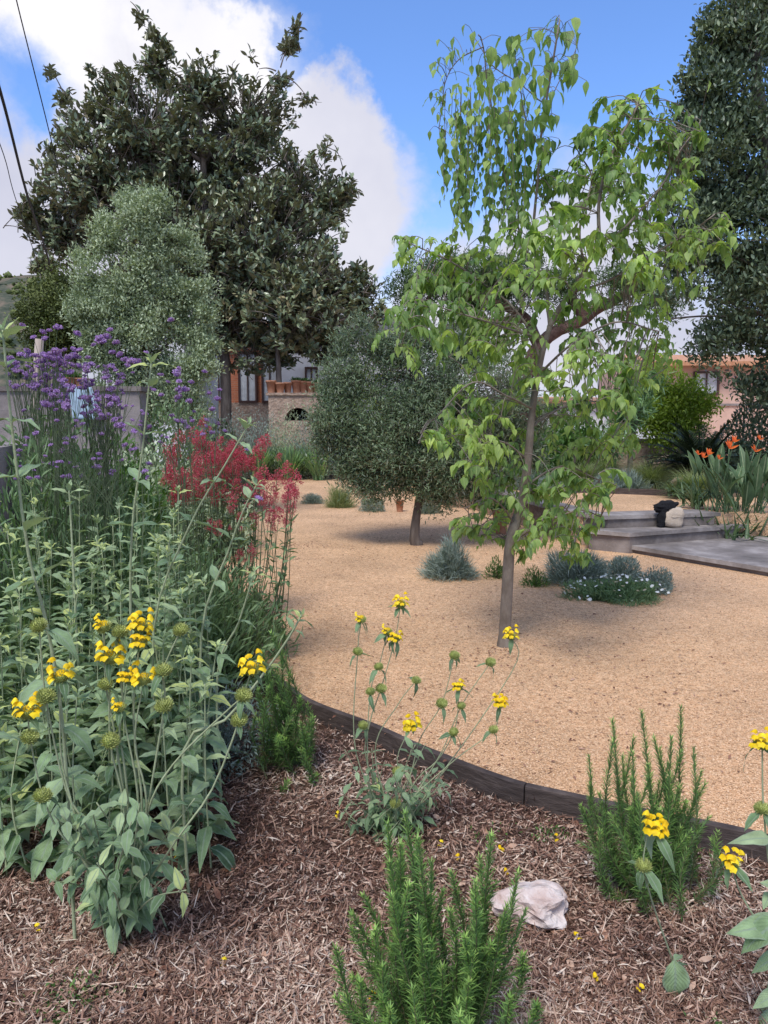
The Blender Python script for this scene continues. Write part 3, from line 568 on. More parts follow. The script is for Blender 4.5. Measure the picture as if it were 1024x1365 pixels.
def rosette_tree(name, label, cat, base, trunk_px, blobs, D, ntips, mat, trunk_r, seed=1):
    t = thing(name, label, cat, base); tr = MB()
    for path in trunk_px:
        path = smooth_path(path, 18); rr = trunk_r * (1 - .65 * np.linspace(0, 1, len(path))) * (1 if path[0][0] < P(340, 500, D)[0] else .55); tr.tube(path, rr, 12)
    tr.build('trunk', M['bark'], t); path = smooth_path(trunk_px[0], 18)
    tips, out, ix, cs, rs = crown_tips(blobs, D, ntips, .6, .62, 2.3, .8, seed)
    br = MB(); limbs(br, path, cs, rs, .07, rt=.12)
    for k in range(len(tips)):
        c = cs[ix[k]]; v_ = tips[k] - c; a = tips[k] - unit(v_ + np.array([0, 0, .3]) + R.normal(0, .35, 3)) * min(R.uniform(.35, .9), np.linalg.norm(v_) * .9); twig(br, a, tips[k], .016, .008, 0, 5, 3, .15)
    br.build('branches', M['bark'], t)
    f = MB(); n = len(tips)
    for k in range(9):                                     # whorl of leaves at each twig end
        ax = unit(out * .6 + [0, 0, .55]); side = unit(np.cross(ax, R.normal(size=(n, 3)))); op = R.uniform(.3, 1.6, (n, 1))
        d = unit(ax + side * op); ln = R.uniform(.15, .25, n)
        f.inst(LANCE, tips - ax * R.uniform(0, .3, (n, 1)) + R.normal(0, .05, (n, 3)), d, unit(ax * 1.0 + [0, 0, .4] + R.normal(0, .3, (n, 3))), ln, ln * .21, np.clip(R.normal(.4, .22, n) + .18 * wob(tips, 1.5, 3) - (.1 if k < 6 else -.1), 0, 1))
    f.build('foliage', mat, t); return t
# --- big magnolia-like tree
MD = 21.8
mg = [(280, 250, 125), (200, 180, 85), (325, 165, 78), (135, 235, 75), (90, 300, 62), (45, 283, 28), (395, 260, 72), (432, 215, 22), (440, 270, 36), (350, 350, 115), (400, 400, 78), (455, 385, 45), (300, 430, 85), (478, 430, 32), (230, 330, 110),
      (212, 90, 30), (222, 65, 12), (203, 42, 9, 0), (188, 20, 9, 0), (174, 2, 7, 0), (372, 95, 24), (386, 60, 14), (396, 35, 10, 0), (404, 18, 6, 0), (345, 92, 16), (335, 75, 9), (408, 128, 12), (112, 180, 42), (88, 130, 11), (68, 95, 6), (122, 92, 5, 0), (160, 118, 30), (65, 215, 25), (55, 250, 16), (60, 350, 20), (440, 180, 10), (465, 250, 18), (365, 440, 60), (410, 130, 14), (150, 150, 40), (270, 120, 50), (440, 460, 35), (490, 395, 30), (480, 360, 18), (495, 450, 26), (330, 470, 40), (270, 480, 30), (400, 460, 40), (505, 420, 18)]
rosette_tree('magnolia_tree', 'large dark glossy evergreen tree behind the left flower bed', 'tree', (P(300, 560, MD)[0], MD, -.15),
             [[(P(300, 560, MD)[0], MD, -.15), P(300, 480, MD), P(288, 400, MD), P(275, 300, MD), P(268, 180, MD), P(250, 110, MD)], [(P(372, 560, MD - .6)[0], MD - .6, -.15), P(372, 500, MD - .6), P(365, 440, MD - .3), P(345, 350, MD)]], mg, MD, 6800, M['magnolia'], .17)
# --- grey green shrub tree in front of it
gt = [(190, 295, 34), (150, 330, 30), (235, 318, 30), (205, 340, 36), (175, 385, 44), (240, 390, 36), (122, 372, 26), (110, 415, 26), (145, 425, 40), (200, 440, 46), (255, 440, 30), (165, 480, 40), (215, 500, 42), (262, 490, 30), (275, 420, 16), (212, 270, 18), (170, 268, 15), (190, 255, 9), (135, 300, 16), (262, 345, 16), (272, 380, 14), (105, 345, 12), (125, 465, 28), (190, 540, 42), (245, 540, 38), (150, 530, 34), (280, 460, 14)]
tree('grey_green_tree', 'soft grey-green fine-leaved tree in front of the dark evergreen', 'tree', (P(200, 600, 11)[0], 11, -.15), [(P(200, 600, 11)[0], 11, -.15), P(200, 520, 11), P(195, 430, 11), P(190, 320, 11)], gt, 11.0, 7500, 0, M['grey'], M['bark'], .09, per=10, spread=.05, ll=(.035, .07), lw=.2, tpl=LANCE, gap=.66, freq=5.5, seed=2, maxtwig=900, shell=.6, updir=.7)
# --- conifer at far left
tree('conifer_tree', 'olive-green rounded conifer at far left below the hill', 'tree', (P(75, 560, 14)[0], 14, -.15), [(P(75, 560, 14)[0], 14, -.15), P(75, 480, 14), P(72, 400, 14)], [(68, 405, 38), (60, 430, 38), (95, 420, 40), (80, 375, 22), (100, 450, 40), (130, 450, 40), (70, 455, 40)], 14.0, 2200, 0, M['thuja'], M['bark'], .1, per=9, spread=.08, ll=(.04, .08), lw=.3, tpl=SMALL, gap=.05, seed=5, maxtwig=50)
# --- tall dark tree on the right
rt = [(1005, 45, 48), (965, 75, 30), (985, 160, 65), (935, 150, 32), (955, 40, 14), (925, 190, 30), (950, 250, 60), (1015, 260, 70), (965, 350, 65), (1020, 370, 75), (925, 395, 42), (893, 425, 30), (980, 440, 50), (1040, 450, 55), (930, 330, 50), (1080, 180, 90), (1090, 330, 100), (1000, 510, 26), (1040, 520, 40), (940, 460, 30), (985, 5, 30), (1030, 0, 60), (900, 300, 30), (970, 490, 24), (960, 110, 40), (1000, 200, 60), (950, 300, 55), (985, 400, 60), (915, 235, 30), (940, 200, 45), (990, 60, 55), (945, 75, 18), (938, 45, 10), (905, 350, 26), (895, 215, 12), (908, 160, 12), (920, 110, 14), (930, 75, 9), (945, 25, 8), (885, 330, 12), (878, 400, 16), (890, 270, 12), (925, 130, 10)]
tree('dark_evergreen_tree', 'tall dark small-leaved evergreen tree at the right edge', 'tree', (P(1060, 640, 13)[0], 13, TZ - .05), [(P(1060, 640, 13)[0], 13, TZ - .05), P(1055, 520, 13), P(1040, 380, 13), P(1020, 200, 13), P(1005, 60, 13)], rt, 13.0, 8500, 0, M['dark'], M['bark'], .2, per=8, spread=.075, ll=(.06, .12), lw=.22, tpl=LANCE, gap=.62, freq=2.9, seed=8, maxtwig=1800, limb_r=.05, shell=.75, droop=.0, updir=.8, loose=.55)
# --- pine with reddish limbs behind the young tree
pt = thing('pine_tree', 'umbrella pine with thick reddish limbs behind the young tree', 'tree', (P(690, 600, 21)[0], 21, TZ - .05))
m_ = MB()
for path, r0 in (([(P(690, 600, 21)[0], 21, TZ - .05), P(695, 520, 21), P(720, 460, 21), P(780, 425, 21), P(830, 395, 21), P(862, 380, 21)], .24), ([P(720, 460, 21), P(700, 425, 21), P(640, 400, 20.6), P(590, 385, 20.5)], .17), ([P(780, 425, 21), P(765, 395, 21), P(770, 370, 21)], .2), ([P(700, 425, 21), P(600, 440, 20.6), P(572, 455, 20.5), P(568, 410, 20.5), P(580, 370, 20.5)], .12)):
    pa = smooth_path(path, 24); pa[1:] += np.c_[wob(pa[1:], 2), wob(pa[1:], 2, 3), wob(pa[1:], 2, 6)] * .06; m_.tube(pa, np.linspace(r0, r0 * .45, len(pa)), 10)
m_.build('trunk', M['bark_pine'], pt)
tips, out, ix, cs, rs = crown_tips([(565, 375, 38), (600, 372, 40), (660, 380, 42), (640, 378, 44), (540, 385, 26), (700, 375, 40), (750, 380, 30), (620, 400, 30), (820, 380, 34), (860, 385, 30), (890, 400, 30), (620, 440, 30)], 20.8, 2600, .5, .1, 2)
f = MB(); pos = np.repeat(tips, 10, 0) + R.normal(0, .07, (len(tips) * 10, 3)); f.inst(NEEDLE, pos, R.normal(size=pos.shape) + [0, 0, .7], R.normal(size=pos.shape), R.uniform(.1, .18, len(pos)), .012); f.build('needle_clumps', M['pine'], pt)
# --- olive tree
OD = G(556, 726)[1]; ob = G(556, 726)
ol = [(465, 505, 42), (448, 560, 36), (468, 615, 40), (560, 510, 66), (520, 590, 74), (600, 570, 78), (640, 615, 56), (590, 620, 56), (505, 468, 30), (545, 458, 34), (628, 480, 42), (680, 570, 46), (660, 515, 45), (530, 640, 30), (430, 590, 18), (600, 462, 32), (490, 650, 26), (700, 610, 30), (460, 455, 16), (640, 655, 26), (690, 520, 34), (440, 520, 20), (580, 660, 26), (480, 430, 12), (425, 560, 12), (712, 560, 24)]
tree('olive_tree', 'round dense olive tree with short dark trunk on the gravel', 'tree', tuple(ob), [ob, P(556, 690, OD), P(558, 640, OD), P(552, 560, OD), P(560, 490, OD)], ol, OD, 9500, 0, M['olive'], M['bark'], .062, per=11, spread=.055, ll=(.04, .068), lw=.12, tpl=LANCE, gap=.44, freq=5.5, seed=3, maxtwig=1500, limb_r=.018, twig_r=.003, shell=.5, updir=.25, loose=.9)
# --- young nettle tree (foreground)
cb = G(672, 861); CD = cb[1]
ct = thing('young_nettle_tree', 'young leaning tree with bright green drooping leaves on the gravel', 'tree', tuple(cb))
def CP(px, py, dz=0): return P(px, py, CD + dz)
trunk = smooth_path([cb, CP(676, 790), CP(681, 720), CP(697, 665), CP(705, 600), CP(710, 545), CP(721, 480), CP(733, 435)], 36)
m_ = MB(); tt = np.linspace(0, 1, len(trunk)); rr = np.interp(tt, [0, .03, .3, .42, .7, 1], [.05, .04, .035, .031, .022, .016]); m_.tube(trunk, rr, 16); m_.build('trunk', M['bark_celtis'], ct)
branches = [([CP(733, 435), CP(752, 400, -.02), CP(780, 360, -.05), CP(798, 325, -.08), CP(800, 270, -.1), CP(815, 210, -.12), CP(850, 140, -.1)], .018),
            ([CP(798, 325, -.08), CP(835, 300), CP(880, 250, .1), CP(915, 190, .15), CP(935, 160, .2)], .009),
            ([CP(780, 360, -.05), CP(775, 300, .05), CP(790, 240, .1), CP(770, 200, .15)], .009),
            ([CP(733, 435), CP(728, 390, .1), CP(712, 330, .12), CP(716, 240, .1), CP(728, 140, 0), CP(742, 60, -.1), CP(748, 28, -.1)], .012),
            ([CP(721, 480), CP(700, 430, .15), CP(660, 390, .25), CP(600, 350, .3), CP(545, 325, .3)], .010),
            ([CP(760, 390), CP(820, 370, .1), CP(890, 330, .1), CP(955, 285, .05)], .009),
            ([CP(716, 500), CP(760, 460, -.2), CP(820, 430, -.3), CP(880, 440, -.35)], .009),
            ([CP(710, 545), CP(680, 530, -.2), CP(630, 510, -.3), CP(580, 560, -.4)], .008),
            ([CP(708, 570), CP(750, 545, .2), CP(810, 535, .3), CP(840, 560, .3)], .008),
            ([CP(697, 660), CP(712, 640, .05), CP(755, 620, .1), CP(800, 640, .1)], .009),
            ([CP(684, 700), CP(672, 680, -.1), CP(650, 665, -.2), CP(620, 680, -.25)], .007),
            ([CP(681, 722), CP(720, 700, -.15), CP(770, 680, -.25), CP(800, 690, -.3)], .008),
            ([CP(728, 390, .1), CP(690, 300, .15), CP(655, 150, .15), CP(645, 60, .1), CP(640, 45, .05)], .007),
            ([CP(645, 62, .1), CP(612, 80, .1), CP(595, 115, .1), CP(585, 170, .1)], .004),
            ([CP(728, 160), CP(740, 120), CP(762, 80, .05), CP(770, 60, .05)], .003),
            ([CP(722, 200), CP(700, 150), CP(690, 90, .05), CP(682, 60, .05)], .004),
            ([CP(728, 140), CP(690, 110, .02), CP(655, 85, .05), CP(635, 50, .05)], .004),
            ([CP(700, 610), CP(670, 590, -.1), CP(640, 590, -.2)], .007),
            ([CP(725, 455), CP(680, 440, -.25), CP(620, 420, -.35), CP(560, 400, -.35)], .008)]
bm_ = MB(); allp = []
for pts, r0 in branches:
    pa = smooth_path(pts, 26); pa[2:] += np.c_[wob(pa[2:], 6), wob(pa[2:], 6, 2), wob(pa[2:], 6, 4)] * .006; bm_.tube(pa, np.linspace(r0, r0 * .3 + .0012, len(pa)), 7); allp.append(pa)
allp = np.vstack(allp + [trunk[12:]])
lf = MB(); LV = []
def spray(c, r):
    ph = R.random() * 6.28; L_ = R.uniform(.5, 1.15) * r; hd = np.array([math.cos(ph), math.sin(ph), 0]); st_ = c - hd * L_ * .35 + np.array([0, 0, -.06]) + R.normal(0, .3, 3) * r
    t = np.linspace(0, 1, 9)[:, None]; p = st_ + hd * L_ * 1.5 * t * (1 - .15 * t) + UPZ * (L_ * (1.1 * t - R.uniform(1.0, 1.9) * t * t))
    bm_.tube(p, np.linspace(.0028, .0009, 9), 4, cap=False)
    i_ = np.argmin(np.linalg.norm(allp - st_, axis=1)); a = allp[i_]
    if np.linalg.norm(a - st_) < .55: bm_.tube(smooth_path([a, (a + st_) / 2 + [0, 0, .03], st_], 6), .0028, 4, cap=False)
    n = int(R.integers(8, 14)); pos, tg = along(p, np.linspace(.12, 1, n)); side = unit(np.cross(tg, UPZ)); sg = np.where(np.arange(n) % 2, 1, -1)[:, None]
    d = unit(tg * R.uniform(.3, .8, (n, 1)) + side * sg * R.uniform(.5, 1., (n, 1)) - UPZ * R.uniform(.15, 1.1, (n, 1)))
    LV.append((pos, d, unit(UPZ * 1.1 + side * sg * .35 + hd * .3 + R.normal(0, .2, (n, 3))), R.uniform(.042, .092, n)))
UPZ = np.array([0, 0, 1.])
def hang_twig(a, b, nleaf, l0, l1, sag=.5):
    n = 8; t = np.linspace(0, 1, n)[:, None]; p = a + (b - a) * t; Ls = np.linalg.norm(b - a); p[:, 2] += (.25 * np.sin(t[:, 0] * np.pi) - sag * t[:, 0] ** 2) * Ls * .5
    bm_.tube(p, np.linspace(.0028, .001, n), 4, cap=False)
    tl_ = np.linspace(.25, 1, nleaf); pos, tg = along(p, tl_); side = unit(np.cross(tg, [0, 0, 1.])); sg = np.where(np.arange(nleaf) % 2, 1, -1)[:, None]
    hz_ = R.uniform(.2, .9, (nleaf, 1)); d = unit(tg * R.uniform(.2, .9, (nleaf, 1)) + side * sg * hz_ * 1.3 + R.normal(0, .25, (nleaf, 3)) + [0, 0, -1.] * np.asarray(R.uniform(.1, 1.2, (nleaf, 1))))
    nn = unit(side * sg * .5 + tg * .3 + [0, -.25, 1.0] + R.normal(0, .3, (nleaf, 3))); ln = R.uniform(l0, l1, nleaf); LV.append((pos, d, nn, ln))
clusters = [(800, 165, 40), (850, 135, 40), (880, 175, 38), (760, 235, 42), (830, 225, 55), (900, 245, 45), (932, 165, 18), (955, 290, 26), (900, 325, 42), (840, 315, 48), (780, 295, 40), (725, 235, 26), (705, 290, 36), (860, 395, 38), (835, 450, 38), (880, 460, 32), (765, 345, 34), (700, 360, 34), (645, 350, 42), (600, 340, 40), (548, 325, 30), (560, 400, 42), (620, 410, 46), (538, 435, 28), (670, 430, 46), (640, 460, 40), (690, 490, 30), (770, 480, 46), (830, 510, 36), (790, 435, 36), (605, 545, 34), (645, 530, 36), (583, 575, 22), (650, 585, 38), (672, 625, 32), (640, 610, 28), (775, 570, 36), (820, 575, 32), (760, 620, 34), (745, 550, 30), (800, 640, 28), (852, 480, 34), (637, 685, 24), (678, 672, 20), (740, 690, 32), (780, 685, 26), (765, 725, 24), (705, 725, 14), (610, 690, 14), (700, 560, 26), (760, 410, 24), (690, 330, 24), (730, 300, 22), (570, 355, 24), (935, 300, 22), (868, 290, 34), (800, 540, 30), (850, 350, 30)]
clusters += [(690, 655, 20), (668, 700, 18), (700, 705, 18), (720, 640, 26), (660, 650, 22), (760, 690, 26), (640, 700, 18), (745, 655, 26)]
for qi, (cx, cy, r) in enumerate(clusters):
    k = max(2, int(r * r / 300)); yo = R.normal(0, .3)
    if abs(cx - np.interp(cy, [440, 560, 640, 720], [735, 709, 700, 681])) < 34 and cy > 440 and qi < 58: yo = abs(yo) + .28
    for _ in range(max(3, int(r * r / 118))): spray(CP(cx + R.normal(0, .38) * r, cy + R.normal(0, .38) * r, yo + R.normal(0, .8) * r * pxm(CD)), .9 * min(r, 34) * pxm(CD))
    for _ in range(k):
        d = R.normal(size=2) * .5 * r; e = CP(cx + d[0], cy + d[1] + r * .25, yo + R.normal(0, .12)); up_ = e + np.array([0, 0, .12])
        i_ = np.argmin(np.linalg.norm(allp - up_, axis=1)); a = allp[i_]
        if np.linalg.norm(e - a) > .34: a = e + unit(a - e) * .32 + np.array([0, 0, .05])
        hang_twig(a, e, int(R.integers(7, 11)), .045, .085)
# long hanging strands, upper left of the crown
for k in range(48):
    x0 = R.uniform(588, 705); y0 = 95 + abs(x0 - 640) * .8 + R.uniform(-10, 60); y1 = min(312, y0 + R.uniform(90, 200)) - (30 if x0 < 605 else 0); dd = R.normal(.05, .12)
    p = smooth_path([CP(x0, y0, dd), CP(x0 + R.normal(0, 4), (y0 + y1) / 2, dd), CP(x0 + R.normal(0, 6), y1, dd)], 8); bm_.tube(p, np.linspace(.002, .001, len(p)), 4, cap=False)
    n = int((y1 - y0) / 9); pos, tg = along(p, np.linspace(0, 1, n)); s = R.normal(0, 1, (n, 3)) * [1, 1, .1]
    LV.append((pos + R.normal(0, .014, (n, 3)), unit(s * .5 + [0, 0, -1]), unit(s + [0, -.5, .3]), R.uniform(.04, .095, n)))
# big top leaves
bigl = [(755, 50, .15), (742, 40, .11), (750, 95, .11), (655, 70, .13), (632, 50, .09), (690, 60, .09), (700, 90, .1), (715, 60, .11), (730, 55, .1), (680, 90, .12), (725, 120, .11), (745, 110, .13), (760, 90, .13), (690, 110, .11), (700, 140, .13), (730, 150, .12), (760, 95, .12), (595, 70, .06), (600, 80, .07), (585, 60, .05), (580, 100, .06), (575, 130, .06), (578, 150, .06), (605, 100, .07), (718, 170, .12), (745, 130, .1), (770, 85, .1), (650, 100, .1), (665, 120, .1), (590, 180, .07), (583, 160, .06), (705, 230, .13), (720, 200, .11), (945, 115, .07), (965, 300, .09), (880, 120, .08), (640, 60, .08), (705, 45, .08), (620, 40, .07), (685, 155, .12), (710, 110, .12)]
bigl += [(R.normal(712, 26), R.uniform(45, 215), R.uniform(.07, .12)) for _ in range(75)] + [(R.normal(745, 14), R.uniform(30, 120), R.uniform(.08, .13)) for _ in range(16)] + [(R.normal(650, 30), R.uniform(55, 130), R.uniform(.06, .1)) for _ in range(34)] + [(R.normal(588, 9), R.uniform(80, 200), R.uniform(.04, .07)) for _ in range(22)]
for x, y, l in bigl:
    p = CP(x, y - 8, R.normal(0, .12)); i_ = np.argmin(np.linalg.norm(allp - p, axis=1)); 
    q0_ = allp[i_]; bm_.tube(smooth_path([q0_, (p + q0_) / 2 + [0, 0, .02], p], 6), .0016, 4, cap=False); s = R.normal(0, 1, 3) * [1, 1, .1]; LV.append((p[None], unit(s * .4 + [0, 0, -1])[None], unit(s * .8 + [0, -.6, .6])[None], np.array([l])))
pos, d, nn, ln = (np.concatenate([x[i] for x in LV]) for i in range(4))
lf.inst(CELT, pos, d, nn, ln, ln * R.uniform(.21, .3, len(ln)), np.clip(R.normal(.48, .22, len(ln)) + .25 * wob(pos, 3.5, 2), 0, 1))
bm_.build('branches', M['bark_celtis'], ct); lf.build('foliage', M['celtis'], ct)
# ================================================================== FOREGROUND PLANTS
# flower parts shared by every sage plant
def seed_head_mesh():
    g = MB(); n = 110; i = np.arange(n); ph = np.arccos(1 - 2 * (i + .5) / n); th = i * 2.39996
    d = np.stack([np.sin(ph) * np.cos(th), np.sin(ph) * np.sin(th), np.cos(ph) * .8], -1)
    g.lathe([(.001, -.012), (.011, -.009), (.0145, -.002), (.0135, .006), (.008, .011), (.001, .0125)], (0, 0, 0), 14, .3)
    d = unit(d); g.inst([leaf_tpl([1, .85, .5, .02], .5, .25)], d * .011 * [1, 1, .8], unit(d + [0, 0, .5]), np.cross(d, [0.3, .2, 1]) , R.uniform(.008, .0125, n), .0026, np.clip(R.normal(.5, .2, n), 0, 1))
    g.inst([leaf_tpl([1, .85, .5, .02], .5, .25)], d * .011 * [1, 1, .8], unit(d + [0, 0, .5]), d + [0, 0, -1.0], R.uniform(.008, .012, n), .0026, np.clip(R.normal(.6, .2, n), 0, 1))
    return g.mesh('seed_head', M['calyx'])
def floret(g, base, az, tilt, s=1.0, rnd=.5):
    """hooded two-lipped flower: domed hood arching over a drooping lower lip"""
    ca, sa = math.cos(az), math.sin(az); out = np.array([ca, sa, 0]); side = np.array([-sa, ca, 0]); up = np.array([0, 0, 1.])
    V = []; nu, nv = 7, 5
    for i in range(nu):                                    # hood
        u = i / (nu - 1); a = u * 2.0; r = .009 * s; c = base + up * (.006 + .009 * math.sin(a * .8)) * s + out * (.004 + .013 * u - .002 * math.sin(a)) * s + up * (.006 - .010 * u * u) * s * 1
        w = (.003 + .0055 * math.sin(min(1, u * 1.3) * 2.2)) * s
        for j in range(nv):
            b = -1.35 + 2.7 * j / (nv - 1); V.append(c + side * math.sin(b) * w + up * (math.cos(b) - .4) * w * (1 - .2 * u))
    q = [(i * nv + j, (i + 1) * nv + j, (i + 1) * nv + j + 1, i * nv + j + 1) for i in range(nu - 1) for j in range(nv - 1)]
    g.add(V, q, None, np.tile([rnd, .5, .5], (len(V), 1)))
    V = []
    for i in range(6):                                     # lower lip
        u = i / 5; c = base + out * (.005 + .012 * u) * s + up * (.001 + .002 * math.sin(u * 3) - .007 * u * u) * s; w = (.0022 + .0058 * math.sin(min(1, .15 + u) * 2.4) * (1 if i < 5 else .7)) * s
        for j in range(4):
            b = -1 + 2 * j / 3; V.append(c + side * b * w - up * (b * b) * .002 * s)
    q = [(i * 4 + j, i * 4 + j + 1, (i + 1) * 4 + j + 1, (i + 1) * 4 + j) for i in range(5) for j in range(3)]
    g.add(V, q, None, np.tile([rnd * .6 + .3, .5, .5], (len(V), 1)))
def flower_mesh(azs, s=1.0, rings=1):
    g = MB(); g.lathe([(.001, -.004), (.0115, -.002), (.012, .003), (.008, .010), (.001, .013)], (0, 0, 0), 12, .2)
    for k, a in enumerate(azs):
        z = R.uniform(-.002, .006) + (.009 if k % 3 == 2 else 0); b = np.array([math.cos(a) * .009, math.sin(a) * .009, z]); floret(g, b, a + R.normal(0, .2), 0, s * R.uniform(.85, 1.1), R.random())
    return g.mesh('yellow_flower', M['yellow'])
SEED = [seed_head_mesh() for _ in range(2)]
FL = [flower_mesh(np.linspace(0, 6.28, 11, endpoint=False)), flower_mesh([-2.8, -2.3, -.6, -.1, .4, 2.9, 3.4], 1.05), flower_mesh([-3.1, -2.7, -2.4, -.4, 0, .3, -1.5, 1.6], 1.1), flower_mesh([-1.6, -1.1, -.5, -2.1, .2], 1.0), flower_mesh([-2.6, -2.0, 3.0], .8)]
UPV = np.array([0, 0, 1.])
def pair_leaves(LS, pos, tg, az, ln, out=.9, drop=.15, wr=.205, rnd=None, mini=False):
    """opposite pair at a stem node"""
    s = unit(np.cross(tg, [math.cos(az), math.sin(az), .02])); 
    for sg in (-1, 1):
        d = unit(s * sg * out + UPV * (-drop) + tg * .15 + R.normal(0, .1, 3)); LS.append((pos + s * sg * .003, d, unit(UPV + tg * .3 - s * sg * .15 + R.normal(0, .18, 3)), ln * R.uniform(.85, 1.15), wr * R.uniform(.85, 1.15), R.random() if rnd is None else rnd))
def flush(LS, name, parent, tpl=BROAD, mat='sage'):
    g = MB(); a = [np.array([l[i] for l in LS]) for i in range(6)]; g.inst(tpl, a[0], a[1], a[2], a[3], a[3] * a[4], np.clip(a[5], 0, 1)); return g.build(name, M[mat], parent)
def sage_stem(parent, LS, pts, whorls=(), r=.0035, leaf0=.11, leaf1=.05, nodes=5, t0=.05, t1=.55, tip=False, hs=1.0, bract=.055, out0=.9):
    path = smooth_path(pts, 18); sm = MB(); K = len(path); sm.tube(path, np.linspace(r, r * .55, K), 6); sm.build('stem', M['sagestem'], parent)
    az = R.random() * 3.1
    for i, t in enumerate(np.linspace(t0, t1, nodes)):
        pos, tg = along(path, t); f_ = (t - t0) / max(1e-3, t1 - t0)
        pair_leaves(LS, pos[0], tg[0], az, leaf0 + (leaf1 - leaf0) * f_, out0, .3 - .45 * f_ if not tip else .25 - .7 * f_, rnd=np.clip(R.normal(.42 + .25 * f_ * (1 if tip else .3), .2), 0, 1)); az += 1.57
    if tip:
        pos, tg = along(path, 1.0)
        for k in range(3):
            for j in range(2): pass
            s_ = leaf1 * (.95 - .25 * k); pair_leaves(LS, pos[0] - tg[0] * (.012 * (2 - k)), tg[0], az, s_, .9 - .25 * k, -.5 - .4 * k, rnd=np.clip(R.normal(.85, .12), 0, 1)); az += 1.57
    for wp, kind, size in whorls:
        pos = np.asarray(wp); dd = np.linalg.norm(path - pos, axis=1); i_ = int(np.argmin(dd)); tg = unit(path[min(i_ + 1, K - 1)] - path[max(i_ - 1, 0)])
        rot = (R.normal(0, .15), R.normal(0, .15), R.random() * 6.28)
        place(SEED[int(R.integers(0, 2))], 'seed_head', parent, pos, rot, size * hs)
        if kind: place(FL[kind - 1], 'yellow_flower', parent, pos + UPV * .003, (R.normal(0, .1), R.normal(0, .1), R.normal(0, .25)), size * hs * 1.12)
        a0 = R.random() * 3.1
        pair_leaves(LS, pos - tg * .008, tg, a0, bract, .8, .45, wr=.17, rnd=R.uniform(.1, .45))
        if R.random() < .5: pair_leaves(LS, pos - tg * .009, tg, a0 + 1.57, bract * .8, .6, .8, wr=.17, rnd=R.uniform(.1, .4))
def path_px(base, pts, d0, d1):
    """stem from a ground point through photo px points, depth running d0 -> d1"""
    n = len(pts); return [base] + [P(x, y, d0 + (d1 - d0) * (i + 1) / n) for i, (x, y) in enumerate(pts)]
def bedpt(px, py):
    p = G(px, py, -.1); p[2] = float(bed_z(np.array([p[0]]), np.array([p[1]]))[0]); return p
# plant A : flowering sage at left front
bA = bedpt(165, 1235); pa_ = thing('flowering_sage', 'flowering grey-green sage with yellow whorls at left front, rooted in mulch', 'flowering plant', tuple(bA), 'yellow flowering sages')
LS = []; d0, d1 = 2.0, 1.92
def W(px, py, d, kind=0, s=1.25): return (P(px, py, d), kind, s)
specs = [([(120, 1110), (88, 1052), (61, 929), (52, 834)], [(61, 929, 0, 1.35), (52, 834, 0, 1.2)], 0),
         ([(120, 1160), (80, 1110), (57, 1061), (40, 983), (38, 950)], [(57, 1061, 0, 1.35), (40, 983, 0, 1.25), (38, 950, 3, 1.3)], 0),
         ([(110, 1120), (84, 1023), (80, 960), (82, 902)], [(82, 902, 2, 1.2)], 0),
         ([(166, 1093), (147, 988), (148, 877)], [(147, 988, 0, 1.35), (148, 877, 3, 1.35)], 0),
         ([(170, 1090), (150, 960), (141, 912), (139, 836)], [(141, 912, 0, 1.1), (139, 836, 5, 1.1)], 0),
         ([(185, 1080), (165, 950), (160, 842)], [(160, 842, 0, 1.1)], 0),
         ([(190, 1090), (178, 960), (186, 856), (187, 836)], [(186, 856, 4, 1.15), (187, 834, 3, 1.15)], 0),
         ([(195, 1090), (180, 990), (192, 906)], [(192, 906, 2, 1.15), (166, 903, 4, .9)], 0),
         ([(197, 1080), (219, 941), (218, 894), (241, 840)], [(219, 941, 0, 1.3), (218, 894, 0, 1.2), (241, 840, 0, 1.1)], 0),
         ([(235, 1120), (283, 1052), (319, 960), (325, 927), (336, 892)], [(319, 960, 0, 1.25), (325, 927, 0, 1.25), (336, 892, 3, 1.2)], 0),
         ([(195, 1090), (230, 1020), (300, 950), (325, 929)], [], 0),
         ([(170, 1060), (160, 980), (160, 943)], [(160, 943, 5, .9)], 0)]
for pts, wh, _ in specs:
    b_ = bA + np.array([R.normal(0, .03), R.normal(0, .03), 0]); P_ = path_px(b_, pts, d0, d1)
    sage_stem(pa_, LS, P_, [W(x, y, d1 if i == len(wh) - 1 else d1, k, s) for i, (x, y, k, s) in enumerate(wh)], .0036, .1, .06, 4, .12, .5)
for k in range(26):                                        # low leafy shoots at its foot
    tx, ty = R.uniform(60, 265), R.uniform(1060, 1200); b_ = bA + np.array([R.normal(0, .04), R.normal(0, .04), 0]); e = P(tx, ty, 1.98 + R.normal(0, .12)); e[2] = max(e[2], .02)
    sage_stem(pa_, LS, [b_, (b_ + e) / 2 + [0, 0, .04], e], (), .003, .075, .06, 4, .35, .95, out0=.8)
flush(LS, 'leaves', pa_)
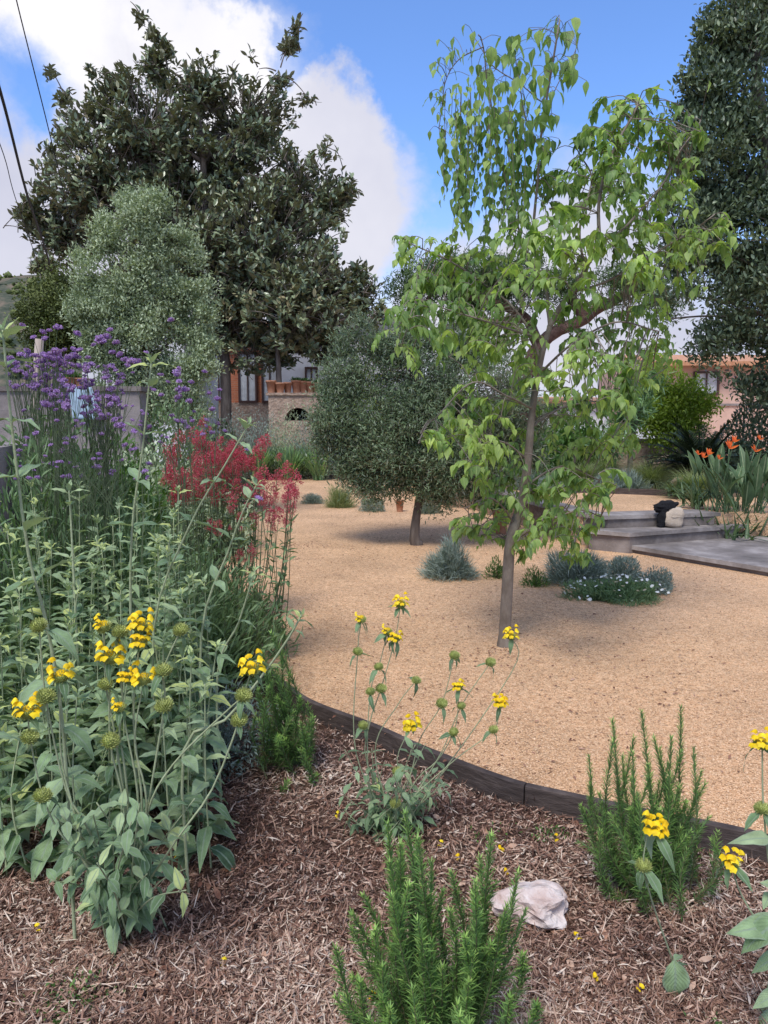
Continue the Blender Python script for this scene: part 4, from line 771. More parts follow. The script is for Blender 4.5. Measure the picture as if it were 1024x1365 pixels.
# tall leafy sages behind (no flowers yet)
def mass_plant(label, tips, nsh, xr, yr, seed, tall=(), big=1.0, ds=.0):
    cx = sum(xr) / 2; base = None; LS = []
    dd = lambda y: 2.25 + ds + (980 - y) / 330 * 1.35
    b0 = P(cx, 700, dd(sum(yr) / 2) + .05); b0[2] = -.1
    t = thing('leafy_sage', label, 'leafy plant', tuple(b0), 'leafy sages in the left bed')
    for k in range(nsh):
        x = R.uniform(*xr); y = R.uniform(*yr); d = dd(y) + R.normal(0, .1); e = P(x, y, d); b = np.array([e[0] * .9 + b0[0] * .1 + R.normal(0, .04), e[1] + R.normal(0, .06), -.1])
        h = e[2] + .1; nn = max(5, int(h / .085)); sage_stem(t, LS, [b, (b + e) / 2 + R.normal(0, .02, 3), e], (), .0038, .15 * big, .07 * big, nn, .12, .94, tip=True)
    for pts, (da, db), nn, l0, l1 in tall:
        e = P(*pts[0], da); b = np.array([e[0], da, -.1]); sage_stem(t, LS, [b] + [P(x, y, da + (db - da) * i / (len(pts) - 1)) for i, (x, y) in enumerate(pts)], (), .0055, l0, l1, nn, .3, .95, tip=True)
    flush(LS, 'leaves', t); return t
mass_plant('leafy grey-green sage at left edge with one very tall upright stem', 0, 20, (-40, 110), (720, 960), 1, [([(85, 980), (62, 830), (38, 739), (15, 560), (4, 440)], (2.1, 2.0), 9, .16, .09), ([(-30, 900), (-30, 700), (-20, 560)], (2.1, 2.0), 7, .12, .06)], 1.1)
mass_plant('leafy sage behind the yellow flowers, stem rising straight beside the verbena', 0, 24, (80, 230), (700, 890), 2, [([(175, 860), (176, 708), (190, 600), (202, 480)], (2.7, 2.6), 8, .15, .085), ([(100, 800), (95, 700), (92, 650)], (2.9, 2.9), 5, .12, .07)])
mass_plant('leafy sage next to the gravel with stems leaning to the right', 0, 18, (190, 290), (720, 930), 3, [([(205, 840), (253, 701), (300, 620), (332, 565)], (2.9, 2.8), 7, .14, .08), ([(268, 850), (304, 736), (325, 680), (343, 645)], (2.9, 2.8), 6, .13, .075), ([(245, 1000), (300, 960), (350, 900), (385, 850), (402, 820)], (2.35, 2.3), 6, .1, .06), ([(290, 900), (318, 830), (340, 760)], (2.9, 2.8), 5, .1, .06)])
mass_plant('dark leafy sage filling the bed corner below the yellow flowers', 0, 17, (-40, 150), (890, 990), 4, (), 1.1, .35)
mass_plant('leafy sage between the yellow flowers and the rosemary', 0, 13, (165, 250), (850, 930), 5, (), 1., .7)
mass_plant('pale leafy sage at the back of the left bed below the verbena', 0, 20, (0, 250), (640, 730), 6, ())
# centre sage
bC = bedpt(525, 1115); pc = thing('flowering_sage', 'slender yellow-flowered sage at centre, rooted beside the timber edging', 'flowering plant', tuple(bC), 'yellow flowering sages')
LS = []; dC = 2.62
specs = [([(475, 1005), (477, 869), (482, 826)], [(484, 967, 0, .9), (477, 869, 0, .9), (482, 826, 5, .85)]),
         ([(490, 1020), (493, 964), (508, 918), (527, 851), (534, 806)], [(508, 918, 0, 1.0), (527, 851, 4, .95), (534, 806, 3, .95)]),
         ([(490, 1010), (494, 922), (505, 889), (517, 842)], [(494, 922, 0, .85), (505, 889, 0, .85), (517, 842, 5, .8)]),
         ([(500, 1003), (530, 940), (555, 907)], [(555, 907, 0, .85)]),
         ([(545, 1040), (560, 985), (589, 938), (606, 874)], [(589, 938, 0, 1.05), (606, 874, 0, .95)]),
         ([(555, 1040), (583, 1034 - 20), (605, 976), (611, 940), (611, 915)], [(605, 976, 0, .9), (611, 915, 4, .85)]),
         ([(560, 1050), (590, 1000), (615, 941), (654, 883)], [(615, 941, 0, .8), (654, 883, 0, .95)]),
         ([(551, 1062), (610, 1010), (658, 973), (667, 938)], [(658, 973, 0, .9), (667, 938, 1, .9)]),
         ([(535, 1060), (530, 1010), (549, 967)], [(549, 967, 3, 1.05)]),
         ([(528, 1090), (530, 1029)], [(530, 1029, 0, 1.0)]), ([(505, 1095), (527, 1071)], [(527, 1071, 0, 1.0)]),
         ([(575, 1050), (640, 960), (690, 880), (681, 848)], [(681, 848, 3, .9)])]
for pts, wh in specs:
    b_ = bC + np.array([R.normal(0, .04), R.normal(0, .03), 0]); P_ = path_px(b_, pts, 2.7, dC)
    sage_stem(pc, LS, P_, [W(x, y, dC, k, s * 1.12) for x, y, k, s in wh], .0026, .06, .04, 2, .1, .25, bract=.058)
for k in range(24):
    tx, ty = R.uniform(455, 600), R.uniform(990, 1100); e = P(tx, ty, 2.72 + R.normal(0, .1)); b_ = bC + np.array([R.normal(0, .06), R.normal(0, .04), 0]); sage_stem(pc, LS, [b_, (b_ + e) / 2, e], (), .0022, .06, .05, 4, .25, .95, out0=.8)
flush(LS, 'leaves', pc, LANCE if False else BROAD)
# right sages
bR = bedpt(900, 1290); pr = thing('flowering_sage', 'single yellow-flowered sage stem in front of the right rosemary', 'flowering plant', tuple(bR), 'yellow flowering sages')
LS = []; sage_stem(pr, LS, [bR, P(895, 1276, 1.95), P(872, 1210, 1.9), P(858, 1154, 1.85), P(864, 1108, 1.84)], [W(858, 1154, 1.85, 0, 1.15), W(874, 1106, 1.82, 1, 1.15)], .003, .05, .04, 1, .1, .2, bract=.085)
p0 = P(899, 1280, 1.92); LS.append((p0, unit(np.array([0, -.45, -.8])), unit(np.array([0, -.9, .5])), .125, .3, .55)); LS.append((p0, unit(np.array([.6, .4, .2])), UPV, .04, .3, .6))
flush(LS, 'leaves', pr)
bS = bedpt(1060, 1300); ps = thing('flowering_sage', 'yellow-flowered sage cut off by the right edge, with large pale leaves', 'flowering plant', tuple(bS), 'yellow flowering sages')
LS = []; sage_stem(ps, LS, [bS, P(1010, 1230, 1.75), P(985, 1185, 1.75), P(975, 1150, 1.75)], [W(975, 1150, 1.75, 2, 1.05)], .003, .05, .04, 1, .1, .2, bract=.075)
sage_stem(ps, LS, [bS, P(1030, 1180, 1.85), P(1018, 1078, 1.85), P(1016, 992, 1.85)], [W(1016, 1078, 1.85, 0, 1.1), W(1014, 992, 1.85, 3, 1.05)], .0035, .09, .06, 3, .2, .5, bract=.085)
for k, (x, y, dx, dz, l) in enumerate([(1045, 1222, -.9, -.5, .15), (1050, 1235, -1, .12, .16), (1045, 1270, -.9, -.3, .1), (1055, 1290, -.7, -.5, .11), (1040, 1320, -.8, -.4, .09), (1050, 1350, -.9, -.2, .12), (1030, 1120, -.8, .35, .1), (1060, 1190, -.6, .3, .12), (1070, 1340, -.7, .1, .14), (1000, 1360, -.8, .1, .06)]):
    LS.append((P(x, y, 1.7 + .02 * k), unit(np.array([dx, -.15, dz])), unit(np.array([-.1, -.5, .8])), l, .2, .5 + .04 * k))
flush(LS, 'leaves', ps)
# rosemary bushes
def rosemary(label, base_px, tips, depth, nl=.024, dens=.0075, wbase=.05, spindly=1.0, zb=None, mat='rosemary', cat='rosemary bush', lab_group='rosemary bushes', name='rosemary_bush', width=.0017):
    b0 = bedpt(*base_px) if zb is None else G(*base_px, zb); t = thing(name, label, cat, tuple(b0), lab_group); st_ = MB(); nd = MB(); A_ = [[], [], [], [], []]
    for (x, y, d) in tips + [(x_ + R.normal(0, 14), y_ + R.uniform(15, 70), d_ + R.normal(0, .06)) for x_, y_, d_ in tips]:
        e = P(x, y, depth + d); b = b0 + np.array([R.normal(0, wbase) + (e[0] - b0[0]) * .25, (e[1] - b0[1]) * .5 + R.normal(0, wbase * .6), 0]); mid = b * .45 + e * .55 + np.array([(e[0] - b0[0]) * .12, 0, 0]) + R.normal(0, .018, 3)
        path = smooth_path([b, mid, e], 12); st_.tube(path, np.linspace(.003, .001, len(path)), 5); Ln = np.linalg.norm(np.diff(path, axis=0), axis=1).sum()
        n = int(Ln / dens); tt_ = np.linspace(.12, 1, n); pos, tg = along(path, tt_)
        for q_ in range(5):
            az = np.arange(n) * 1.9 + q_ * 1.26 + R.normal(0, .2, n); r1 = unit(np.cross(tg, np.stack([np.cos(az), np.sin(az), 0 * az], -1))); d_ = unit(r1 * R.uniform(.6, 1, (n, 1)) + tg * R.uniform(.35, 1.2, (n, 1)) + tg * (.5 * tt_[:, None] ** 3))
            A_[0].append(pos); A_[1].append(d_); A_[2].append(unit(tg * 1 - r1 * .4)); A_[3].append(nl * R.uniform(.75, 1.15, n) * np.clip(1.35 - .7 * tt_ ** 4, .5, 1.2)); A_[4].append(np.clip(R.normal(.42, .17, n) + .42 * tt_ ** 4 - .2 * (tt_ < .35) * R.random(n), 0, 1))
    a = [np.concatenate(x) for x in A_]; nd.inst(NEEDLE, a[0], a[1], a[2], a[3], width, a[4]); st_.build('stems', M['rosstem'], t); nd.build('needles', M[mat], t); return t
ft = [(540, 1085, 0), (517, 1100, .02), (557, 1110, .05), (575, 1150, 0), (655, 1115, .05), (690, 1165, 0), (640, 1145, .1), (602, 1165, .05), (600, 1215, -.05), (520, 1150, -.03), (545, 1180, -.08), (485, 1195, .03), (470, 1220, .0), (500, 1240, 0), (448, 1265, 0), (620, 1250, -.1), (675, 1210, -.04), (700, 1215, .03), (590, 1290, -.12), (560, 1250, -.12), (655, 1260, -.05), (510, 1290, -.1), (700, 1290, 0), (480, 1310, -.05), (625, 1310, -.15), (550, 1320, -.15), (460, 1330, 0), (680, 1330, -.1), (590, 1190, .08), (630, 1190, .08), (535, 1130, .06), (640, 1220, 0), (570, 1220, 0), (610, 1340, -.2), (520, 1345, -.15), (715, 1340, 0), (560, 1200, .1), (530, 1240, .1), (660, 1180, .1)]
rosemary('bright green rosemary at the bottom centre of the picture', (580, 1400), ft, 1.68, .031, .0085, .05)
rt_ = [(817, 962, 0), (856, 950, 0), (908, 945, .02), (785, 1010, .03), (845, 985, .05), (872, 985, -.03), (925, 1000, .03), (940, 1045, 0), (895, 985, .0), (830, 1010, .0), (800, 1060, -.05), (865, 1040, -.08), (905, 1050, -.08), (880, 1080, -.1), (840, 1080, -.1), (945, 1090, -.03), (775, 1075, 0), (920, 1110, -.1), (800, 1110, -.08), (860, 1115, -.12), (890, 1020, .06), (935, 1030, .05), (850, 1060, 0), (880, 1000, .05), (915, 1070, 0), (820, 1090, .02)]
rosemary('upright rosemary by the timber edging at right', (870, 1190), rt_, 2.36, .031, .0095, .055)
lt_ = [(362, 845, 0), (375, 870, .05), (385, 900, 0), (400, 930, 0), (350, 870, -.05), (415, 955, 0), (345, 920, 0), (370, 930, -.05), (390, 950, -.08), (360, 960, -.05), (410, 980, -.05), (380, 985, -.08), (345, 960, 0), (360, 900, .05), (395, 970, 0), (370, 890, .1), (410, 940, .05)]
rosemary('dark rosemary in mulch at the left end of the timber edging', (382, 1022), lt_, 3.2, .034, .012, .06, width=.0022)
# verbena
def verb_head():
    g = MB(); n = 90; a = R.random(n) * 6.28; r = np.sqrt(R.random(n)); p = np.stack([np.cos(a) * r * .016, np.sin(a) * r * .016, .007 - .006 * r ** 2 + R.normal(0, .0015, n)], -1)
    g.lathe([(.001, -.006), (.008, -.004), (.012, .001), (.008, .004), (.001, .005)], (0, 0, 0), 9, .1)
    for k in range(3): g.inst([leaf_tpl([.3, 1, .2], .2, .2)], p, R.normal(0, 1, (n, 3)) + [0, 0, .5], R.normal(0, .3, (n, 3)) + UPV, R.uniform(.004, .007, n), .0022)
    return g.mesh('flower_head', M['purple'])
VH = [verb_head() for _ in range(3)]
def verbena(label, base, heads, D, side=.0):
    t = thing('purple_verbena', label, 'flowering plant', base, 'tall purple verbenas'); s_ = MB(); LS = []
    b0 = np.array(base)
    i = 0
    while i < len(heads):
        grp = heads[i:i + 3]; i += 3; d = D + R.normal(0, .15); tips = [P(x, y, d + R.normal(0, .04)) for x, y, _ in grp]; m = np.mean(tips, 0); b = b0 + [R.normal(0, .12) + (m[0] - b0[0]) * .35, R.normal(0, .12), 0]
        node = m * .8 + b * .2 - [0, 0, .02]; path = smooth_path([b, (b + node) / 2 + R.normal(0, .025, 3), node], 10); s_.tube(path, np.linspace(.003, .0019, len(path)), 5, cap=False)
        for q_ in (.25, .45, .65):
            p_, tg = along(path, q_); pair_leaves(LS, p_[0], tg[0], R.random() * 3, R.uniform(.05, .08), .8, -.3, wr=.09, rnd=R.random())
        for (x, y, sz), e in zip(grp, tips):
            twig(s_, node, e, .0016, .0011, 0, 5, 4, .1); place(VH[int(R.integers(0, 3))], 'flower_head', t, e, (R.normal(0, .3), R.normal(0, .3), R.random() * 6), (sz * 1.1, sz * 1.1, sz * 1.2))
    s_.build('stems', M['verbstem'], t); flush(LS, 'leaves', t, LANCE, 'valleaf')
def vh(pts): return [(x, y, s) for x, y, s in pts]
H1 = [(30, 434, .9), (57, 443, .9), (60, 452, 1), (66, 441, .8), (77, 437, 1.3), (45, 450, .9), (103, 445, 1.1)]
Ha = [(R.uniform(5, 65), R.uniform(470, 520), R.uniform(.6, 1.0)) for _ in range(64)] + H1
Hb = [(R.normal(78, 14), R.uniform(465, 545), R.uniform(.7, 1.15)) for _ in range(104)] + [(70, 523, 1.6), (60, 540, 1.4), (88, 541, 1.2), (75, 470, 1.3), (72, 478, 1.2)]
Hc = [(133, 452, 1.5), (143, 449, 1.2), (147, 440, .9), (137, 456, 1.4), (155, 457, 1.1), (167, 480, 1.3), (176, 482, 1.3), (160, 473, 1), (183, 483, 1.2), (150, 470, 1), (125, 460, .8), (170, 488, 1)] + [(R.uniform(105, 165), R.uniform(485, 560), R.uniform(.6, 1.1)) for _ in range(92)]
Hd = [(228, 427, .9), (240, 520, 1.4), (236, 500, 1), (247, 520, 1.2), (252, 535, 1), (238, 530, 1.1), (290, 532, 1.1), (283, 546, 1.1), (293, 520, .8), (244, 563, 1.3), (250, 570, 1.1), (235, 497, 1.2), (195, 470, .8), (290, 565, .9), (300, 575, .8), (275, 560, .7), (255, 510, .9), (330, 600, .7), (215, 500, .8), (205, 520, .8)] + [(R.uniform(175, 300), R.uniform(490, 590), R.uniform(.5, .9)) for _ in range(26)]
He = [(R.uniform(20, 200), R.uniform(540, 640), R.uniform(.45, .8)) for _ in range(70)] + [(83, 602, 1.1), (70, 619, 1), (130, 623, 1.2), (108, 636, 1.2), (150, 629, 1.1), (48, 578, .8), (345, 665, 1.1), (160, 568, 1.4), (180, 575, 1)]
for lab, H, bx, D in (('purple verbena at the far left above the old wall', Ha, 30, 4.0), ('densest purple verbena at left, flower heads stacked in a column', Hb, 80, 3.9), ('purple verbena with wide heads left of the tall central sage stem', Hc, 135, 4.1), ('sparse purple verbena scattered right of the tall sage stem', Hd, 235, 4.1), ('low purple verbena with small heads deep in the foliage', He, 120, 3.6)):
    b = P(bx, 800, D); b[2] = -.1; verbena(lab, tuple(b), H, D)
# fine green filler foliage among verbena stems
def mound(name, label, cat, base, rx, rz, n, tpl, ll, lw, mat, upright=.5, group=None, curl=None, ry=None, stems=None, zmin=0.0, rnd=.2):
    t = thing(name, label, cat, tuple(base), group); base = np.asarray(base, float); ry = ry or rx
    d = unit(R.normal(size=(n, 3))); d[:, 2] = np.abs(d[:, 2]); rr = R.random(n) ** .4 * (1 + .24 * wob(d + base * .7, 2.6)); p = base + d * rr[:, None] * [rx, ry, rz]
    D_ = unit(d * [1, 1, 1] + R.normal(0, rnd, (n, 3)) + [0, 0, upright]); ln = R.uniform(*ll, n)
    f = MB(); f.inst(tpl, p - D_ * ln[:, None] * .5, D_, R.normal(0, .5, (n, 3)) + UPV + .4 * d, ln, lw * R.uniform(.8, 1.2, n), np.clip(R.normal(.45, .22, n), 0, 1)); f.build('foliage', M[mat], t)
    s_ = MB()
    for k in range(stems or 14):
        e = p[int(R.integers(0, n))]; twig(s_, base + R.normal(0, .04, 3) * [rx * 3, ry * 3, 0], e, .003, .0015, 0, 5, 4)
    s_.build('stems', M['twig'], t); return t
# red valerian
def val_head():
    g = MB(); n = 150; z = R.random(n); r = .02 * np.sqrt(1 - z) + .005; a = R.random(n) * 6.28; p = np.stack([np.cos(a) * r, np.sin(a) * r, z * .06 - .02], -1) + R.normal(0, .007, (n, 3))
    for k in range(2): g.inst([leaf_tpl([.3, 1, .3], .2, .2)], p, R.normal(0, 1, (n, 3)) + [0, 0, .5], R.normal(0, 1, (n, 3)), R.uniform(.005, .008, n), .0022)
    return g.mesh('flower_head', M['red'])
RH = [val_head() for _ in range(3)]
def valerian(label, base, heads, D):
    t = thing('red_valerian', label, 'flowering plant', base, 'red valerians'); s_ = MB(); LS = []; b0 = np.array(base)
    for x, y, sz in heads:
        e = P(x, y, D + R.normal(0, .2)); b = b0 + [R.normal(0, .1) + (e[0] - b0[0]) * .3, R.normal(0, .1), 0]; path = smooth_path([b, (b + e) / 2 + [(e[0] - b[0]) * .15, 0, R.normal(0, .02)], e], 10); s_.tube(path, np.linspace(.0035, .0016, len(path)), 5)
        for q_ in (.2, .35, .5, .65, .8):
            p_, tg = along(path, q_); pair_leaves(LS, p_[0], tg[0], R.random() * 3, R.uniform(.04, .075), .8, -.3, wr=.2, rnd=R.random())
        place(RH[int(R.integers(0, 3))], 'flower_head', t, e, (R.normal(0, .3), R.normal(0, .3), R.random() * 6), sz * 1.15)
        for k in range(2):
            o = e + np.array([R.normal(0, .03), R.normal(0, .03), -R.uniform(.02, .07)]); twig(s_, o - [0, 0, .05], o, .001, .001, 0, 3, 3); place(RH[int(R.integers(0, 3))], 'flower_head', t, o, (R.normal(0, .5), R.normal(0, .5), R.random() * 6), sz * .6)
    s_.build('stems', M['verbstem'], t); flush(LS, 'leaves', t, LANCE, 'valleaf')
V1 = [(R.normal(262, 22), R.uniform(580, 665), R.uniform(.7, 1.25)) for _ in range(40)] + [(270, 565, .9), (252, 580, 1.2), (235, 600, 1)]
V2 = [(R.normal(305, 22), R.uniform(590, 660), R.uniform(.7, 1.2)) for _ in range(40)] + [(348, 595, 1.3), (342, 608, 1.2), (335, 620, 1.2), (354, 588, 1)]
V3 = [(R.uniform(335, 400), R.uniform(625, 700), R.uniform(.7, 1.2)) for _ in range(12)] + [(395, 640, 1), (388, 660, 1.1), (372, 688, 1.1), (365, 665, .8), (350, 660, .9), (340, 690, .8), (310, 670, 1), (292, 700, .8), (282, 702, .9), (335, 735, .8), (320, 740, .8), (330, 655, .9), (385, 650, .8), (345, 640, .9), (320, 690, .7)]
for lab, H, (bx, by), D in (('red valerian mass behind the central sage stem', V1, (262, 740), 5.2), ('red valerian with a tall spike in front of the irises', V2, (310, 730), 5.4), ('loose red valerian leaning out over the gravel', V3, (325, 770), 4.6)):
    b = P(bx, by, D); b[2] = -.08; valerian(lab, tuple(b), H, D)
def bed(px, d): p = P(px, 700, d); p[2] = -.1; return p
for k, (lab, px, d, rx, rz, n, ml) in enumerate([('fine green filler foliage under the left verbenas', 50, 3.9, .65, 1.4, 11000, 'valleaf'), ('fine green filler foliage under the middle verbenas', 180, 4.1, .65, 1.05, 8200, 'valleaf'), ('green foliage below the red valerian by the gravel', 290, 4.9, .45, .55, 4200, 'valleaf')]):
    mound('undergrowth_shrub', lab, 'shrub', bed(px, d), rx, rz, n, LANCE, (.05, .1), .006, ml, .9, 'shrubs of fine foliage in the left bed', rnd=.5, stems=30)
mound('silver_wormwood', 'silver-grey feathery mound between sages and the gravel', 'shrub', bed(276, 3.35), .24, .38, 3800, SMALL, (.02, .04), .004, 'silver', .3, rnd=.7)
# ================================================================== SHRUBS ON THE GRAVEL
def at(px, py, z=0.): return G(px, py, z)
mound('lavender_shrub', 'round silver-blue lavender in front of the olive trunk', 'shrub', at(600, 768), .27, .34, 3600, BLADE, (.09, .16), .0028, 'silver', .7, 'silver shrubs on the gravel', rnd=.2)
mound('lavender_shrub', 'silver-blue lavender at the left end of the daisy patch', 'shrub', at(770, 776), .31, .32, 4200, BLADE, (.09, .15), .0028, 'silver', .7, 'silver shrubs on the gravel', rnd=.2)
mound('grey_green_shrub', 'small rounded grey shrub at the right end of the daisy patch', 'shrub', at(872, 788), .2, .2, 3000, SMALL, (.02, .045), .004, 'silver', .5, 'silver shrubs on the gravel', rnd=.5)
mound('grey_green_shrub', 'grey-green mound behind the white daisies', 'shrub', at(826, 772), .24, .26, 3000, SMALL, (.03, .05), .004, 'silver', .5, 'silver shrubs on the gravel', rnd=.5)
dz = mound('daisy_plant', 'low green mat dotted with tiny white daisies', 'flowering plant', at(822, 797), .43, .15, 6500, LANCE, (.03, .06), .0032, 'valleaf', .5, None, ry=.3, rnd=.8)
g = MB()
for k in range(8): g.inst([leaf_tpl([.3, 1, .6], .1, .2)], np.array([[0, 0, 0.]]), np.array([[math.cos(k * .785), math.sin(k * .785), .15]]), np.array([[0, 0, 1.]]), .012, .0042)
DM = g.mesh('daisy', M['white_petal']); b0 = np.array(dz['_base'])
for k in range(98):
    a = R.random() * 6.28; r = R.random() ** .5 * 1.06; xx, yy = math.cos(a) * r * .44, math.sin(a) * r * .3; zz = .175 * math.sqrt(max(0, 1 - (min(r, .99)) ** 2)) + .02
    place(DM, 'daisy', dz, b0 + [xx, yy, zz], (R.normal(.5, .3), R.normal(0, .4), R.random() * 6), R.uniform(.8, 1.4))
mound('small_green_shrub', 'small dark green sprig just behind the young trunk', 'shrub', at(663, 770), .12, .2, 700, SMALL, (.02, .045), .004, 'green', .8, 'small sprigs on the gravel', rnd=.4)
mound('small_green_shrub', 'small dark green sprig between trunk and silver lavender', 'shrub', at(714, 781), .12, .17, 650, SMALL, (.02, .045), .004, 'green', .8, 'small sprigs on the gravel', rnd=.4)
for lab, px, py, rx, rz, mt, gr in (('silver cushion plant left of the olive tree', 417, 671, .21, .2, 'silver', 1), ('silver cushion plant under the olive crown', 497, 681, .24, .22, 'silver', 1), ('small silver cushion behind the olive trunk', 570, 684, .2, .18, 'silver', 1)):
    mound('cushion_plant', lab, 'shrub', at(px, py), rx, rz, 2200, SMALL, (.03, .06), .004, mt, .5, 'silver cushions under the olive', rnd=.4)
mound('yellow_grass_tuft', 'yellow-green grass tuft left of the olive tree', 'grass tuft', at(453, 676), .24, .36, 1300, BLADE, (.16, .3), .003, 'grass', 1.2, None)
# terracotta pots on the gravel behind the trunk
def pot(label, base, r, h, group='terracotta pots', plant=None):
    t = thing('terracotta_pot', label, 'pot', tuple(base), group); g = MB(); g.lathe([(.001, .0), (r * .68, .0), (r * .7, .01), (r * .97, h * .85), (r * 1.08, h * .86), (r * 1.08, h), (r * .95, h), (r * .9, h * .88), (.001, h * .86)], base, 18); g.build('pot_body', M['terra'], t)
    if plant:
        n = 260; d = unit(R.normal(size=(n, 3))); d[:, 2] = abs(d[:, 2]); p = np.asarray(base) + [0, 0, h * .9] + d * r * R.random((n, 1)) * [1.1, 1.1, plant]
        f = MB(); f.inst(LANCE, p, d + [0, 0, .6], R.normal(size=(n, 3)) + UPV, R.uniform(.05, .1, n), .009); f.build('plant', M['green'], t)
pot('tall terracotta pot standing behind the young trunk', at(667, 711), .11, .33, plant=1)
pot('small brown pot under the olive crown', at(533, 682), .07, .2)
# ================================================================== PLANTS ON THE UPPER TERRACE AND FAR BEDS
def blades(mb, base, n, ln, wd, spread, tplb=BLADE, up=1.0, seedr=.05, rnd=None):
    b = np.asarray(base) + R.normal(0, seedr, (n, 3)) * [1, 1, 0]; a = R.random(n) * 6.28; s = R.random(n) * spread; d = np.stack([np.cos(a) * s, np.sin(a) * s, np.full(n, up)], -1)
    nn = np.stack([-np.cos(a), -np.sin(a), np.full(n, .3)], -1); mb.inst(tplb, b, d, -nn * -1 if False else nn, R.uniform(*ln, n), wd, rnd)
def grassclump(label, base, h, n=1400, mat='grass', w=.0032, spread=.9, name='feather_grass', group='feather grass clumps', cat='ornamental grass', tp=None):
    t = thing(name, label, cat, tuple(base), group); g = MB(); b = np.asarray(base)
    a = R.random(n) * 6.28; s = R.random(n) * spread; d = np.stack([np.cos(a) * s, np.sin(a) * s, np.ones(n)], -1); nn = np.stack([-np.cos(a), -np.sin(a), np.full(n, .4)], -1)
    T = tp or [leaf_tpl([.8, 1, 1, .9, .8, .6, .3, .02], .2, q) for q in (.5, .8, 1.1)]
    g.inst(T, b + R.normal(0, .05, (n, 3)) * [1, 1, 0], d, nn * [1, 1, 1], R.uniform(h * .7, h * 1.15, n), w); g.build('blades', M[mat], t); return t
for lab, px, py, h in (('pale feather grass left of the terrace bed', 808, 640, .62), ('lush feather grass in the middle of the terrace bed', 868, 650, .62), ('tall feather grass behind the middle clump', 893, 640, .62), ('drooping feather grass beside the bird of paradise', 925, 660, .52), ('thin feather grass near the terrace wall', 782, 645, .5)):
    grassclump(lab, at(px, py, TZ), h)
for lab, px, py, h in (('spiky green agave-like plant in the terrace bed', 905, 665, .35), ('spiky plant at the left of the terrace bed', 822, 628, .75), ('low spiky plant in front of the bird of paradise', 928, 678, .42)):
    grassclump(lab, at(px, py - 3, TZ), h, 60, 'paddle', .02, 1.2, 'spiky_plant', 'spiky plants on the terrace', 'plant', BLADE)
for lab, px, py in (('blue-grey fescue row left part, along the terrace edging', 815, 652), ('blue-grey fescue row right part, along the terrace edging', 840, 652), ('blue-grey fescue under the young tree foliage', 735, 655), ('blue-grey fescue near the terrace wall top', 700, 650)):
    mound('blue_fescue', lab, 'ornamental grass', at(px, py, TZ), .28, .26, 1500, BLADE, (.12, .22), .004, 'silver', .9, 'blue fescues on the terrace')
# terrace edging board
te = thing('terrace_edging', 'thin dark edging strip at the back of the terrace gravel', 'garden edging', tuple(at(800, 655, TZ)))
g = MB(); pth = smooth_path([at(690, 650, TZ), at(760, 654, TZ), at(830, 656, TZ), at(900, 659, TZ), at(960, 661, TZ)], 14)
for a_, b_ in zip(pth[:-1], pth[1:]):
    c = (a_ + b_) / 2; L_ = np.linalg.norm(b_ - a_); g.box(c + [0, 0, 0], (L_ * .998, .03, .12), math.atan2(b_[1] - a_[1], b_[0] - a_[0]))
g.build('board', M['timber'], te, False)
# soil bed behind terrace edging
g = MB(); g.prism(ccw([tuple(at(690, 650, TZ)[:2] + [0, .03]), tuple(at(830, 656, TZ)[:2] + [0, .03]), tuple(at(960, 661, TZ)[:2] + [0, .03]), (9, 12), (9, 20), (1, 20)]), TZ - .028, TZ + .02); structure(g, 'terrace_bed', M['earth'])
# rocks
def rock(name, label, base, s, mat, seed, group=None, sub=4, rough=.16):
    bm = bmesh.new(); bmesh.ops.create_icosphere(bm, subdivisions=sub, radius=1.0)
    V = np.array([v.co for v in bm.verts]); nrm_ = V.copy()
    cuts = unit(np.random.default_rng(seed).normal(size=(13, 3))); h = np.random.default_rng(seed + 1).uniform(.62, .92, 13)
    for c_, hh in zip(cuts, h):
        dd = V @ c_; V = V - np.clip(dd - hh, 0, None)[:, None] * c_ * .96
    V += nrm_ * (wob(V, 3.3, seed) * rough * .35 + wob(V, 9, seed + 1) * rough * .14)[:, None]; V = V * s
    V[:, 2] -= V[:, 2].min() + s[2] * .3
    for v_, c_ in zip(bm.verts, V): v_.co = c_
    me = bpy.data.meshes.new(name); bm.to_mesh(me); bm.free(); me.materials.append(mat)
    o = bpy.data.objects.new(name, me); C.objects.link(o); o.location = tuple(base); tag(o, label, 'rock', group); return o
rock('quartz_rock', 'pale pinkish quartz rock half buried in mulch behind the front rosemary', bedpt(716, 1222), np.array([.14, .10, .07]), M['quartz'], 21, None, 4, .3)
rock('garden_rock', 'rounded tan boulder at the right edge below the bird of paradise', at(1012, 702, 0.05), np.array([.16, .15, .2]), M['rub'], 5, 'garden rocks')
rock('garden_rock', 'brown flat rock in the terrace bed under the cycad', at(925, 640, TZ), np.array([.5, .3, .22]), M['rub'], 8, 'garden rocks', 3)
rock('garden_rock', 'brown rock left of the cycad on the terrace', at(893, 645, TZ), np.array([.4, .3, .3]), M['rub'], 11, 'garden rocks', 3)
rock('garden_rock', 'small pale rock among the terrace feather grass', at(905, 657, TZ), np.array([.14, .1, .14]), M['rub'], 12, 'garden rocks', 3)
